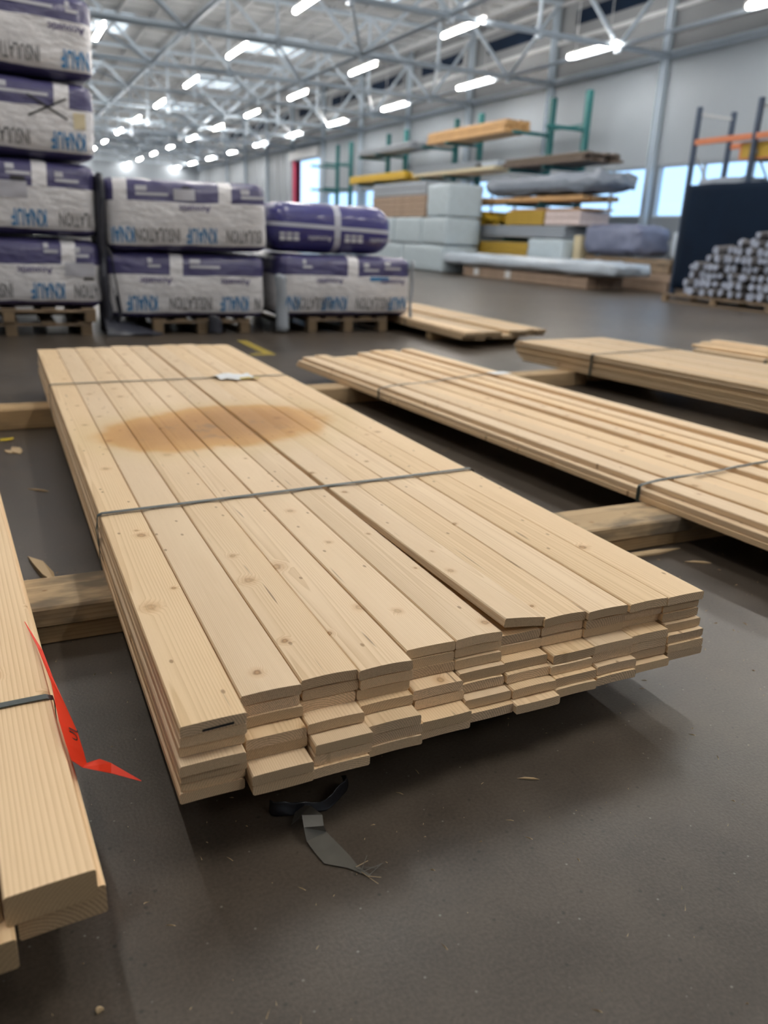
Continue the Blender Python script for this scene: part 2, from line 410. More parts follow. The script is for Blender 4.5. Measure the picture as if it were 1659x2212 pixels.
# windows
for k in range(len(COLS)-1):
    y0, y1 = COLS[k] + (.3 if k == 0 else .16), COLS[k+1]-.16
    wf = MB()
    f = .05
    wf.box(XR+.06, XR+.18, y0, y1, WZ0, WZ0+f).box(XR+.06, XR+.18, y0, y1, WZ1-f, WZ1)
    wf.box(XR+.06, XR+.18, y0, y0+f, WZ0+f, WZ1-f).box(XR+.06, XR+.18, y1-f, y1, WZ0+f, WZ1-f)
    wo = struct(wf.obj('window_%d' % (k+1), 'steel'))
    n = 3
    for i in range(n):
        a = y0+f+(y1-y0-2*f)*i/n; b_ = y0+f+(y1-y0-2*f)*(i+1)/n
        MB().box(XR+.11, XR+.122, a+.02, b_-.02, WZ0+f, WZ1-f).obj('pane', 'glass', wo)
        if i: MB().box(XR+.07, XR+.17, a-.03, a+.03, WZ0+f, WZ1-f).obj('mullion', 'steel', wo)
# big open door
do = struct(MB().box(XR-.10, XR+.30, DY1, DY1+.30, 0, DZ).obj('door_1', 'redpost'))
MB().box(XR-.10, XR+.30, DY0-.25, DY0, 0, DZ).obj('door_jamb', 'steel', do)
MB().box(XR-.35, XR-.02, DY0-.3, DY1+.35, DZ, DZ+.5).obj('shutter_box', 'steel2', do)

# columns on the wall
for k, y in enumerate(COLS + [50.1, 55.3, 60.5, 65.7]):
    c = MB().box(XR-.20, XR-.02, y-.09, y-.075, 0, ZR).box(XR-.20, XR-.02, y+.075, y+.09, 0, ZR).box(XR-.12, XR-.10, y-.075, y+.075, 0, ZR)
    o = c.obj('wall_column', 'steel')
    tag(o, 'white steel column on the window wall, number %d counting away from the camera' % (k+1), 'column', 'steel columns on the window wall')

# ceiling with daylit panels
ce = MB().box(XL, XR+.3, YN, YF, ZR, ZR+.2)
ceil = struct(ce.obj('ceiling', 'roof'))
pm = None
for k in range(23):
    x = XL + .6 + k*1.275
    if pm is None:
        pm = MB().box(-.05, .05, YN, YF, -.16, 0).mesh('purlin', 'steel2')
    link('purlin', pm, ceil, (x, 0, ZR))
rib = MB()
y = 12.0
while y < YF:
    rib.box(0, XR, y, y+.10, ZR-.05, ZR-.001); y += .9
ro = rib.obj('sheet_rib', 'roof', ceil); ro['kind'] = 'stuff'
sk = 0
for j, y in enumerate([-6.0, 2.0, 8.2, 15.5, 26.5, 36.9, 47.3, 57.7, 68.1]):
    for x in (-6.0, 3.2, 10.6):
        sk += 1
        o = struct(MB().box(x, x+2.6, y-1.7, y+1.7, ZR-.05, ZR-.02).obj('window_%d' % (20+sk), 'skylight'))
        MB().box(x-.08, x, y-1.78, y+1.78, ZR-.09, ZR-.005).box(x+2.6, x+2.68, y-1.78, y+1.78, ZR-.09, ZR-.005).obj('skylight_frame', 'steel', o)

# roof trusses of white tubes
ORD = ['first', 'second', 'third', 'fourth', 'fifth', 'sixth', 'seventh', 'eighth', 'ninth', 'tenth', 'eleventh', 'twelfth', 'thirteenth']
NX = [17.2, 15.45, 12.9, 10.35, 7.8, 5.25, 2.7, .15, -2.4]
ZT = 8.3
tr0 = None
for k in range(11):
    y = 18.75 + 5.2*k
    if tr0 is None:
        tr0 = thing('roof_truss', '', 'roof truss', (0, y, 0))
        MB().tube((17.3, 0, ZE), (-2.5, 0, ZE), .072, 8).obj('bottom_chord', 'steel', tr0)
        MB().tube((17.3, 0, ZT), (-2.5, 0, ZT), .08, 8).obj('top_chord', 'steel', tr0)
        for i, x in enumerate(NX):
            if i % 2 == 1:
                for s in (-1, 1):
                    j = i + s
                    if 0 <= j < len(NX): MB().tube((x, 0, ZE), (NX[j], 0, ZT), .058, 8).obj('diagonal', 'steel', tr0)
            elif i > 0: MB().tube((x, 0, ZE), (x, 0, ZT), .048, 8).obj('post', 'steel', tr0)
            if i > 0:
                MB().tube((x, 0, ZE-.15), (x, 0, ZE+.13), .095, 8).obj('node', 'steel', tr0)
        t = tr0
    else:
        t = copytree(tr0); t.location = (0, y, 0)
    tag(t, '%s white tubular roof truss counting away from the camera' % ORD[k], 'roof truss', 'tubular roof trusses')
names = ['nearest the window wall', 'second from the window wall', 'third from the window wall', 'furthest from the window wall']
for i, x in enumerate((15.45, 10.35, 5.25, .15)):
    tag(MB().tube((x, 12, ZE+.02), (x, YF-.2, ZE+.02), .05, 6).obj('roof_tie', 'steel'), 'long thin steel tie joining the lower truss nodes, %s' % names[i], 'roof tie', 'lengthwise roof ties')
for i, x in enumerate((12.9, 7.8, 2.7)):
    n = ['nearest the window wall', 'in the middle of the three', 'furthest from the window wall'][i]
    b = MB()
    for k in range(10):
        y = 18.75+5.2*k
        b.tube((x, y, ZE), (x+2.55, y+5.2, ZE), .04, 6)
    o = thing('wind_bracing', 'zigzag of slanting bracing bars between the lower chords, %s' % n, 'bracing')
    for k in range(10):
        y = 18.75+5.2*k
        MB().tube((x, y, ZE), (x+2.55, y+5.2, ZE), .04, 6).obj('bracing_bar', 'steel', o)

# tube lamps
lamp_me = MB(); n = 10
for side in (-1, 1): pass
lamp_me.tube((0, -.98, 0), (0, .98, 0), .055, 10)
lamp_me = lamp_me.mesh('tube', 'lamp')
body_me = MB().box(-.03, .03, -1.05, 1.05, .05, .10).box(-.05, .05, -1.05, -.99, -.05, .03).box(-.05, .05, .99, 1.05, -.05, .03).mesh('housing', 'lamp_body')
wire_me = MB().tube((0, 0, .1), (0, 0, ZR-ZE-.02), .012, 5).mesh('hanger', 'steel2')
ROWS = [(15.25, 'nearest the window wall'), (11.2, 'second from the window wall'), (7.15, 'third from the window wall'), (3.3, 'fourth from the window wall'), (-.8, 'fifth from the window wall')]
for rx, rn in ROWS:
    for k in range(-4, 10):
        y = 19.6 + 6.15*k
        if y < (-6.0 if 3 < rx < 8 else .5) or (rx < 0 and y > 30): continue
        t = thing('tube_lamp', 'glowing tubular lamp hung under the roof in the row %s' % rn, 'ceiling lamp', (rx, y, ZE+.02), 0, 'tube lamps in the row %s' % rn)
        link('tube', lamp_me, t); link('housing', body_me, t)
        link('hanger', wire_me, t, (0, -.7, 0)); link('hanger', wire_me, t, (0, .7, 0))

# ------------------------------------------------------------------ boards
_bm = {}
def board_mesh(L, wd, t, mat, cup=0.0, bow=0.0, twist=0.0, fine=True, key=None):
    kk = (round(L, 3), round(wd, 4), round(t, 4), mat, cup, bow, twist, fine)
    if key is None and kk in _bm: return _bm[kk]
    bv = .0026 if fine else .005
    nx = 5 if fine else 1
    h = wd/2
    xs = [-h+bv + (wd-2*bv)*i/nx for i in range(nx+1)]
    prof = [(-h, bv)] + [(x, 0) for x in xs] + [(h, bv), (h, t-bv)] + [(x, t) for x in reversed(xs)] + [(-h, t-bv)]
    n = len(prof)
    ys = [0, L] if not fine else [0, .08, .25, .5, .9, 1.4, L*.5, L*.75, L]
    b = MB(); vs = []
    for y in ys:
        a = twist*max(0, 1-y/1.5)
        for x, z in prof:
            zz = z + cup*(1-(x/h)**2) + bow*max(0, 1-y/1.3)**2
            X, Z = x, zz - t/2
            xr = X*math.cos(a) + Z*math.sin(a); zr = -X*math.sin(a) + Z*math.cos(a)
            vs.append((xr, y - L/2, zr))
    fs = [tuple(range(n)), tuple((len(ys)-1)*n + i for i in reversed(range(n)))]
    for k in range(len(ys)-1):
        for i in range(n): fs.append((k*n+i, (k+1)*n+i, (k+1)*n+(i+1) % n, k*n+(i+1) % n))
    b.add(vs, fs)
    me = b.mesh('board', mat); _bm[kk] = me
    return me
def put_board(parent, x, y0, z0, L, wd, t, mat, rz=0.0, **kw):
    """x centre, y0 front end, z0 underside"""
    me = board_mesh(L, wd, t, mat, **kw)
    return link('board', me, parent, (x, y0 + L/2, z0 + t/2), rz)
def ring_strap(parent, x0, x1, z0, z1, yl, yr, wd=.016, top=None, name='strap', lift=.0035):
    """strap round a bundle: over the top, down both sides, under the boards"""
    e = lift; b = MB()
    z0 = z0 + .0048
    pts = [(x0-e, z0-e, yl), (x0-e, z1-.012, yl), (x0-e*.4, z1-.002, yl), (x0+.010, z1+e, yl)]
    prof = top or [(x, z1) for x in [x0 + (x1-x0)*i/8 for i in range(1, 8)]]
    for x, z in prof: pts.append((x, z+e, yl + (yr-yl)*(x-x0)/(x1-x0)))
    pts += [(x1-.010, z1+e, yr), (x1+e*.4, z1-.002, yr), (x1+e, z1-.012, yr), (x1+e, z0-e, yr), (x0-e, z0-e, yl)]
    Ls = [(p[0], p[2]+wd/2, p[1]) for p in pts]; Rs = [(p[0], p[2]-wd/2, p[1]) for p in pts]
    b.strip(Ls, Rs, -.0014)
    return b.obj(name, 'strap', parent)

BH = .104                                              # height of the bearers
# main bundle: 11 columns of 7 boards
T = .0223
FRONT = [[1.085, 1.089, 1.096, 1.074, 1.086, 1.096, 1.093], [1.134, 1.138, 1.134, 1.103, 1.107, 1.064, 1.069], [1.144, 1.146, 1.145, 1.107, 1.075, 1.077, 1.071],
         [1.137, 1.14, 1.144, 1.126, 1.091, 1.094, 1.09], [1.174, 1.173, 1.172, 1.135, 1.135, 1.096, 1.101], [1.174, 1.179, 1.171, 1.157, 1.151, 1.129, 1.116],
         [1.192, 1.192, 1.189, 1.161, 1.149, 1.126, 1.105], [1.187, 1.192, 1.191, 1.149, 1.144, 1.131, 1.123], [1.18, 1.184, 1.187, 1.15, 1.152, 1.136, 1.129],
         [1.177, 1.187, 1.195, 1.155, 1.156, 1.157, 1.141], [1.175, 1.184, 1.182, 1.172, 1.16, 1.154, 1.157]]
X0, PIT = .189, .1112
main = thing('timber_bundle', 'large strapped bundle of pale planed boards with a brown stain on top', 'timber bundle', (0, 0, 0))
for c in range(11):
    for l in range(7):
        x = X0 + PIT*(c+.5) + rng.uniform(-.0012, .0012) + (rng.uniform(-.0035, .0035) if 0 < l else 0)
        if l > 0 and c in (0, 10): x += rng.uniform(-.004, .001) * (1 if c == 0 else -1)
        kw = dict(cup=rng.choice([.0, .0010, .0016, -.001]) if l else rng.choice([.0012, .0022, .003]))
        wd = PIT - .0016 - rng.uniform(0, .0012)
        z = BH + T*(6-l)
        if l == 0 and c == 6: kw = dict(cup=.001, twist=R(8), bow=.010); x += .010; wd -= .006
        if l == 0 and c == 0: kw['twist'] = R(-1.0)
        mt_ = 'pine' if l < 2 else 'pine2'
        L = 4.285 + rng.uniform(-.008, .008)
        y0 = FRONT[c][l]
        if l == 0: L += rng.uniform(-.02, .03)
        put_board(main, x, y0, z, L, wd, T-.0019, mt_, rz=rng.uniform(-.0006, .0006), **kw)
ZTOP = BH + 7*T
ring_strap(main, X0-.004, X0+11*PIT+.004, BH, ZTOP+.0015, 2.132, 2.218)
ring_strap(main, X0-.004, X0+11*PIT+.004, BH, ZTOP+.0015, 4.118, 4.160)
# slack loop hanging at the left side of the strap
sl = [(X0-.008, 2.12, ZTOP-.002), (X0-.016, 2.10, ZTOP-.03), (X0-.014, 2.085, ZTOP-.07), (X0-.006, 2.08, ZTOP-.11)]
MB().strip([(a, b+.006, c) for a, b, c in sl], [(a, b-.006, c) for a, b, c in sl], -.0012).obj('strap_end', 'strap', main)
# paper label under the far strap
lb = MB(); vs = []; fs = []
for i in range(7):
    for j in range(5):
        u, v = i/6, j/4
        vs.append((1.005 + .205*u - .012*v, 4.055 + .045*u*(1-v)*0 + .17*v, ZTOP + .004 + .006*math.sin(u*9+v*4) + .010*v*(1-v) + .006))
for i in range(6):
    for j in range(4): fs.append((i*5+j, (i+1)*5+j, (i+1)*5+j+1, i*5+j+1))
lab = lb.add(vs, fs).obj('paper_label', 'paper', main, smooth=True)
lab['label'] = 'crumpled white paper label'
MB().strip([(1.11, 4.045, ZTOP+.010), (1.16, 4.048, ZTOP+.013), (1.215, 4.05, ZTOP+.010)], [(1.11, 4.072, ZTOP+.012), (1.16, 4.075, ZTOP+.015), (1.215, 4.077, ZTOP+.012)], .0006).obj('yellow_strip', 'yellowfilm', lab)
# pen mark on the end of the top left board
MB().strip([(.224, 1.0838, ZTOP-.0150), (.250, 1.0838, ZTOP-.0138), (.276, 1.0838, ZTOP-.0126)], [(.224, 1.0838, ZTOP-.0190), (.250, 1.0838, ZTOP-.0180), (.276, 1.0838, ZTOP-.0170)], .0004).obj('pen_mark', 'ink', main)

# second bundle to the right, boards laid with gaps
mid = thing('timber_bundle', 'loosely laid strapped bundle of boards with grooves between them, right of the stained bundle', 'timber bundle', (1.885, 5.40, 0), R(3.75))
# local frame: y = 0 at the back end, boards run to -y
t2 = .0222; L2 = 4.6
for i in range(10):
    put_board(mid, .062 + .1118*i, -L2 + rng.uniform(-.02, .03) + .028*i, BH, L2, .1095, t2, 'pine2')
for i in range(10):
    put_board(mid, .066 + .1115*i + rng.uniform(-.002, .002), -L2 + rng.uniform(-.02, .03) + .028*i, BH+t2, L2, .1085, t2, 'pine2', fine=True)
TOPX = [(.098, .098, .0), (.222, .1, .05), (.605, .1, .10), (.755, .098, .19), (.872, .09, .21), (1.055, .1, .22)]
for x, wd, yb in TOPX:
    put_board(mid, x, -L2 + yb + rng.uniform(-.03, .02), BH+2*t2, L2, wd, t2, 'pine2', cup=.001)
put_board(mid, .345, -L2+.0, BH+2*t2, L2, .1, .009, 'pine2'); put_board(mid, .468, -L2+.02, BH+2*t2, L2, .12, .010, 'pine2')
zt2 = BH+3*t2
tp = [(.10, zt2), (.22, zt2), (.34, zt2-.004), (.46, zt2-.004), (.60, zt2), (.75, zt2), (.87, zt2), (1.05, zt2)]
ring_strap(mid, 0, 1.118, BH, BH+2*t2+.016, -3.285, -3.24, top=tp)
ring_strap(mid, 0, 1.118, BH, BH+2*t2+.016, -1.25, -.98, top=tp)
MB().box(.98, 1.12, -1.06, -.97, zt2+.004, zt2+.006).obj('paper_label', 'paper', mid)

# third bundle: thin layers, back end rounded by the stagger
third = thing('timber_bundle', 'thick bundle of many thin brownish layers, strapped, at the right edge', 'timber bundle', (3.79, 5.45, 0), R(7.0))
nl = 7; t3 = (.255-BH)/nl
for l in range(nl):
    ins = [.11, .07, .04, .015, 0, 0, .012][l]
    for i in range(8):
        put_board(third, .067 + .128*i + (rng.uniform(-.004, .004) if i else rng.uniform(-.003, .008)), -4.2 - ins + rng.uniform(-.006, .006), BH+t3*l, 4.2, .1255, t3-.0022, 'pine_grey', fine=False)
ring_strap(third, -.004, 1.03, BH, .257, -.86, -.80, wd=.02)

# fourth bundle at the far right
fourth = thing('timber_bundle', 'low bundle of staggered boards cut off by the right edge of the photo', 'timber bundle', (5.80, 5.45, 0), R(8.0))
for l in range(2):
    for i in range(7):
        put_board(fourth, .06 + .125*i, -3.6 + .05*i + rng.uniform(-.03, .03), .085+.03*l, 3.6, .115, .0295, 'pine_grey', fine=False)
for x, yb in ((.18, .12), (.45, .22), (.70, .28)):
    put_board(fourth, x, -3.6+yb, .145, 3.6, .115, .028, 'pine2', fine=False)
ring_strap(fourth, -.004, .88, .085, .147, -.72, -.70, wd=.02)

# bundle on the floor beside the packs
near = thing('timber_bundle', 'small bundle of boards with uneven front ends lying beyond the packs of insulation', 'timber bundle', (4.08, 6.72, 0), R(-1.5))
for l in range(2):
    for i in range(9):
        y0 = [.0, .02, .10, .12, .10, .22, .24, .30, .28][i] + rng.uniform(-.02, .02) + (.03 if l == 0 else 0)
        if l == 1 and i in (4,): continue
        put_board(near, .062 + .130*i, y0, .085+.034*l, 4.2, .124, .0335, 'pine_grey', fine=False)
put_board(near, .12, .03, .153, 4.1, .2, .012, 'pine2', fine=False)
ring_strap(near, -.004, 1.175, .085, .155, 1.35, 1.40, wd=.02)

# left foreground bundle of thick boards
left = thing('timber_bundle', 'stack of thick wide boards in the left foreground with red tape on its edge', 'timber bundle', (.039, .895, 0), R(3.35))
t4 = .0475
put_board(left, -.0565, 0.0, BH+t4, 4.1, .112, t4, 'pine_wide', cup=.001)
put_board(left, -.172, .014, BH+t4-.004, 4.1, .112, t4, 'pine_wide')
put_board(left, -.287, -.02, BH+t4, 4.1, .112, t4, 'pine_wide')
put_board(left, -.044, .020, BH, 4.1, .112, t4-.0005, 'pine_wide')
put_board(left, -.160, -.022, BH, 4.1, .112, t4-.0005, 'pine_wide')
put_board(left, -.276, .03, BH, 4.1, .112, t4-.0005, 'pine_wide')
ring_strap(left, -.345, .0005, BH, BH+2*t4+.001, .462, .452, wd=.016, lift=.003)

# bearers under the bundles
def bearer(label, x0, x1, y0, y1, z0, z1, mat, rz=0.0):
    cx, cy = (x0+x1)/2, (y0+y1)/2
    b = MB(); L = x1-x0; wd = y1-y0; t = z1-z0
    n = 14; prof = []
    r_ = random.Random(hash(label) % 1000 if False else int(x0*100+z0*1000))
    vs = []
    for i in range(n+1):
        y = -L/2 + L*i/n
        j = lambda: r_.uniform(-.002, .002)
        for px, pz in ((-wd/2, .004), (-wd/2+.004, 0), (wd/2-.004, 0), (wd/2, .004), (wd/2, t-.006), (wd/2-.006, t), (-wd/2+.006, t), (-wd/2, t-.006)):
            vs.append((px + j(), y, pz - t/2 + (j() if 0 < pz < t else 0)))
    fs = [tuple(range(8)), tuple(n*8 + i for i in reversed(range(8)))]
    for k in range(n):
        for i in range(8): fs.append((k*8+i, (k+1)*8+i, (k+1)*8+(i+1) % 8, k*8+(i+1) % 8))
    o = b.add(vs, fs).obj('bearer', mat, None, (cx, cy, z0+t/2), rz - math.pi/2)
    return tag(o, label, 'timber bearer', 'timber bearers under the bundles')
bearer('upper rough-sawn bearer under the front of the stained bundle', -.75, 2.62, 1.925, 2.122, .050, BH, 'rough', R(-.3))
bearer('lower bearer lying on the floor under the front of the stained bundle', -.75, 2.55, 1.935, 2.118, 0, .0495, 'rough2', R(-.3))
bearer('bearer poking out left of the stained bundle near its far end', -.85, 1.25, 4.345, 4.515, 0, BH, 'rough2')
bearer('bearer between the grooved bundle and the thick layered bundle at their far ends', 1.45, 4.02, 4.64, 4.80, 0, BH, 'rough2', R(6.4))
bearer('short bearer hidden under the thick layered bundle', 4.15, 5.05, 4.95, 5.10, 0, BH, 'rough2', R(6.4))
bearer('bearer under the near part of the thick layered bundle', 3.95, 5.25, 2.5, 2.66, 0, BH, 'rough', R(7))
bearer('bearer under the low bundle at the far right', 5.75, 6.75, 4.75, 4.89, 0, .085, 'rough', R(8))
bearer('near bearer under the low bundle at the far right', 6.05, 7.0, 2.6, 2.74, 0, .085, 'rough', R(8))
bearer('near bearer under the small bundle beyond the packs', 4.12, 5.22, 7.45, 7.56, 0, .085, 'rough2', R(-1.5))
bearer('far bearer under the small bundle beyond the packs', 4.2, 5.3, 9.8, 9.92, 0, .085, 'rough', R(-1.5))

# ------------------------------------------------------------------ red tape on the left stack
Lp = [(-.020, 1.664, .203), (-.001, 1.534, .206), (.008, 1.452, .2065), (.015, 1.384, .209), (.019, 1.249, .2085), (.024, 1.185, .207), (.029, 1.148, .198), (.045, 1.158, .172), (.088, 1.167, .142), (.131, 1.137, .135)]
Rp = [(-.019, 1.664, .203), (.008, 1.518, .2045), (.020, 1.412, .197), (.033, 1.344, .182), (.046, 1.268, .170), (.051, 1.222, .158), (.053, 1.196, .152), (.074, 1.202, .150), (.091, 1.189, .146), (.132, 1.138, .135)]
tape = MB().strip(Lp, Rp, .0006).obj('warning_tape', 'red')
tag(tape, 'bright red tape strip tied to the left stack, its tail pointing to the right', 'tape')

# ------------------------------------------------------------------ lettering
_tx = {}
def text_mesh(body, size, bold=.0):
    k = (body, size, bold)
    if k in _tx: return _tx[k]
    cu = bpy.data.curves.new('t', 'FONT'); cu.body = body; cu.size = size; cu.offset = bold
    cu.align_x = 'CENTER'; cu.align_y = 'CENTER'; cu.resolution_u = 2
    o = bpy.data.objects.new('t', cu); C.objects.link(o)
    dg = bpy.context.evaluated_depsgraph_get()
    me = bpy.data.meshes.new_from_object(o.evaluated_get(dg))
    vs = [tuple(v.co) for v in me.vertices]; fs = [tuple(p.vertices) for p in me.polygons]
    C.objects.unlink(o); bpy.data.objects.remove(o); bpy.data.curves.remove(cu)
    _tx[k] = (vs, fs); return _tx[k]

# handwriting on the tape
vs, fs = text_mesh('JU', .030)
a = Vector((.0455, 1.262, .1715)); dirx = Vector((.003, -.052, -.016)).normalized()
diry = (Vector((.019, 1.249, .2085)) - Vector((.046, 1.268, .170))).normalized()
nn = dirx.cross(diry).normalized()
MB().add([a + dirx*(v[0]+.012) + diry*(v[1]+.014) + nn*(-.0016) for v in vs], fs).obj('handwriting', 'ink', tape)
MB().add([a + dirx*(v[0]+.012) + diry*(v[1]+.014) + nn*(.0016) for v in vs], fs).obj('handwriting', 'ink', tape)

# ------------------------------------------------------------------ insulation packs
def pack_surface(hx, hy, hz, rad, bulge, seed, wr=.012):
    def S(p):
        q = []; c = (hx, hy, hz)
        P = [p[i]*c[i] for i in range(3)]
        K = [max(-(c[i]-rad), min(c[i]-rad, P[i])) for i in range(3)]
        d = Vector((P[0]-K[0], P[1]-K[1], P[2]-K[2]))
        if d.length > 1e-9:
            mx = max(abs(d.x), abs(d.y), abs(d.z)); d = d.normalized()*mx if mx < rad else d.normalized()*rad
        v = Vector(K) + d
        bx, by, bz = [max(0, 1-p[i]*p[i]) for i in range(3)]
        v.y += math.copysign(bulge*bx**.4*bz, p[1]) if abs(p[1]) > .99 else 0
        v.x += math.copysign(bulge*by*bz, p[0]) if abs(p[0]) > .99 else 0
        v.z += math.copysign(bulge*.1*bx*by, p[2]) if abs(p[2]) > .99 else 0
        nv = noise.noise_vector(Vector((v.x*3.2+seed*7.1, v.y*3.2, v.z*4.6)))*wr + noise.noise_vector(Vector((v.x*9+seed, v.y*9, v.z*11)))*wr*.45
        return v + nv
    return S
def pack_mesh(S, mat, n=14):
    b = MB(); idx = {}
    vs = []; fs = []
    def vid(p):
        k = tuple(round(c, 5) for c in p)
        if k not in idx: idx[k] = len(vs); vs.append(S(p))
        return idx[k]
    g = [-1+2*i/n for i in range(n+1)]
    # denser near the edges so that corners stay round
    g = [math.copysign(abs(t)**.7, t) if t else 0 for t in g]
    for ax in range(3):
        for s in (-1, 1):
            for i in range(n):
                for j in range(n):
                    def P(a, c):
                        q = [0, 0, 0]; q[ax] = s; q[(ax+1) % 3] = a; q[(ax+2) % 3] = c; return q
                    f = [vid(P(g[i], g[j])), vid(P(g[i+1], g[j])), vid(P(g[i+1], g[j+1])), vid(P(g[i], g[j+1]))]
                    fs.append(f if s > 0 else f[::-1])
    b.add(vs, fs)
    return b.mesh('pack', mat, True)
def decal(S, dims, parent, body, size, x, z, mat, name='lettering', bold=.0, sx=1.0, flip=True, off=.006):
    vs, fs = text_mesh(body, size, bold); hx, hy, hz = dims
    out = []
    for v in vs:
        a, c = v[0]*sx, v[1]
        if flip: a, c = -a, -c
        px, pz = (x+a)/hx, (z+c)/hz
        p = S((max(-.98, min(.98, px)), -1.0, max(-.98, min(.98, pz))))
        out.append((x+a, p.y - off, z+c))
    keep = [f for f in fs if all(abs(out[i][0]) < hx*.945 for i in f)]
    o = MB().add(out, keep).obj(name, mat, parent)
    if len(keep) < len(fs): o['kind'] = 'stuff'
    return o
def patch(S, dims, parent, x0, x1, z0, z1, mat, name, off=.005, n=6):
    hx, hy, hz = dims; vs = []; fs = []
    for i in range(n+1):
        for j in range(n+1):
            x = x0+(x1-x0)*i/n; z = z0+(z1-z0)*j/n
            p = S((max(-.98, min(.98, x/hx)), -1.0, max(-.98, min(.98, z/hz)))); vs.append((x, p.y-off, z))
    for i in range(n):
        for j in range(n): fs.append((i*(n+1)+j, (i+1)*(n+1)+j, (i+1)*(n+1)+j+1, i*(n+1)+j+1))
    return MB().add(vs, fs).obj(name, mat, parent)
BRAND, WORD2, WORD3 = 'KNAUF', 'INSULATION', 'Acoustic'
def pack(label, x0, x1, z0, z1, yf, depth, seed, stripes, knauf, ins, aco, rz=0.0, ry=0.0, band=.2, extra=()):
    hx, hy, hz = (x1-x0)/2, depth/2, (z1-z0)/2
    S = pack_surface(hx, hy, hz, .085, .035, seed)
    mat = pack_mat('pack_print_%d' % seed, hz, band, stripes)
    o = thing('insulation_pack', label, 'insulation pack', ((x0+x1)/2, yf+hy, (z0+z1)/2), rz, 'packs of insulation on pallets')
    o.rotation_euler = (0, ry, rz)
    link('wrapping', pack_mesh(S, mat), o)
    D = (hx, hy, hz)
    zk = -hz + .155
    for x in knauf: decal(S, D, o, BRAND, .20, x, zk, 'blueprint', bold=.004, sx=.45)
    for x in ins: decal(S, D, o, WORD2, .175, x, zk, 'greyprint', bold=.002, sx=.42)
    for x in aco: decal(S, D, o, WORD3, .085, x, hz-band-.055, 'darkprint', bold=.002)
    r_ = random.Random(seed)
    for x, w_, dz in extra:
        patch(S, D, o, x, x+w_, hz-band+.05+dz, hz-band+.075+dz, 'whiteprint', 'printed_line')
        patch(S, D, o, x, x+w_*.35, hz-band+.09+dz, hz-band+.135+dz, 'whiteprint', 'printed_mark')
    return o, S, D
YB = 8.16
# tall stack on the left (four high)
tx0, tx1 = -.72, .86
cx = (tx0+tx1)/2
tall = []
for i, (z0, z1, kx, ix, ax_, st, dx, sd, nm, ex) in enumerate([
        (.252, .885, (.36,), (-.15, .80), (.26,), (.55,), .0, 11, 'bottom pack of the tall left stack, directly on the two pallets', ((.62, .12, .02), (.35, .12, .05))),
        (.885, 1.545, (.26,), (.72,), (), (.36,), -.005, 12, 'second pack from the bottom in the tall left stack', ((.50, .2, .0), (.1, .2, .04))),
        (1.545, 2.20, (.65,), (.12,), (), (.60,), .03, 13, 'third pack from the bottom in the tall left stack, crossed out in black pen', ((.0, .5, .03),)),
        (2.20, 2.88, (.79,), (.26,), (.70,), (), .06, 14, 'top pack of the tall left stack, cut by the upper edge', ((.2, .4, .03), (.70, .1, .02)))]):
    off = -cx
    o, S, D = pack(nm, tx0+dx, tx1+dx, z0+.014, z1-.014, YB, 2.2, sd, [s+off-dx+.0 for s in st], [k+off-dx for k in kx], [k+off-dx for k in ix], [k+off-dx for k in ax_], R(4), R(.6 if i < 2 else 1.0), .22, [(e[0]+off-dx, e[1], e[2]) for e in ex])
    if i == 2:
        for s in (1, -1):
            n = 12; Lq = []; Rq = []
            for k in range(n+1):
                u = k/n; x = .33+.32*u+off-dx; z = .06 + s*.075*(2*u-1)*1.1 + .03
                p = S((x/D[0], -1, z/D[2])); Lq.append((x, p.y-.008, z+.009)); Rq.append((x, p.y-.008, z-.009))
            MB().strip(Lq, Rq).obj('pen_cross', 'ink', o)
        patch(S, D, o, .70+off-dx, .80+off-dx, -.06, .07, 'cream', 'torn_label')
    if i in (0, 1):
        patch(S, D, o, (.52 if i == 0 else .02)+off-dx, (.78 if i == 0 else .26)+off-dx, -.02 if i == 0 else -.01, .10 if i == 0 else .13, 'whiteprint', 'sticker')
        patch(S, D, o, (.68 if i == 0 else .13)+off-dx, (.77 if i == 0 else .25)+off-dx, -.05 if i == 0 else .135, -.03 if i == 0 else .17, 'ink', 'barcode_strip', off=.009)
# middle stack
c1 = (1.00+2.58)/2
o, S, D = pack('lower pack of the middle pair, seen between the tall stack and the purple roll', 1.00, 2.555, .156, .772, YB+.02, 2.2, 21, [1.66-c1], [1.33-c1, 2.24-c1], [1.80-c1, 2.66-c1], [1.47-c1, 2.25-c1], R(-2), 0, .2, [(1.40-c1, .12, .02), (1.80-c1, .3, .02)])
o, S, D = pack('upper pack of the middle pair with a sticker on its purple band', 1.02, 2.58, .796, 1.445, YB+.0, 2.2, 22, [1.15-c1, 2.13-c1], [1.12-c1, 1.90-c1], [1.48-c1, 2.35-c1], [1.84-c1], R(-2), R(-1), .2, [(1.30-c1, .3, .0), (2.3-c1, .25, .0)])
patch(S, D, o, -.14, .06, .14, .24, 'whiteprint', 'sticker'); patch(S, D, o, -.06, .02, .245, .265, 'ink', 'barcode_strip', off=.009)
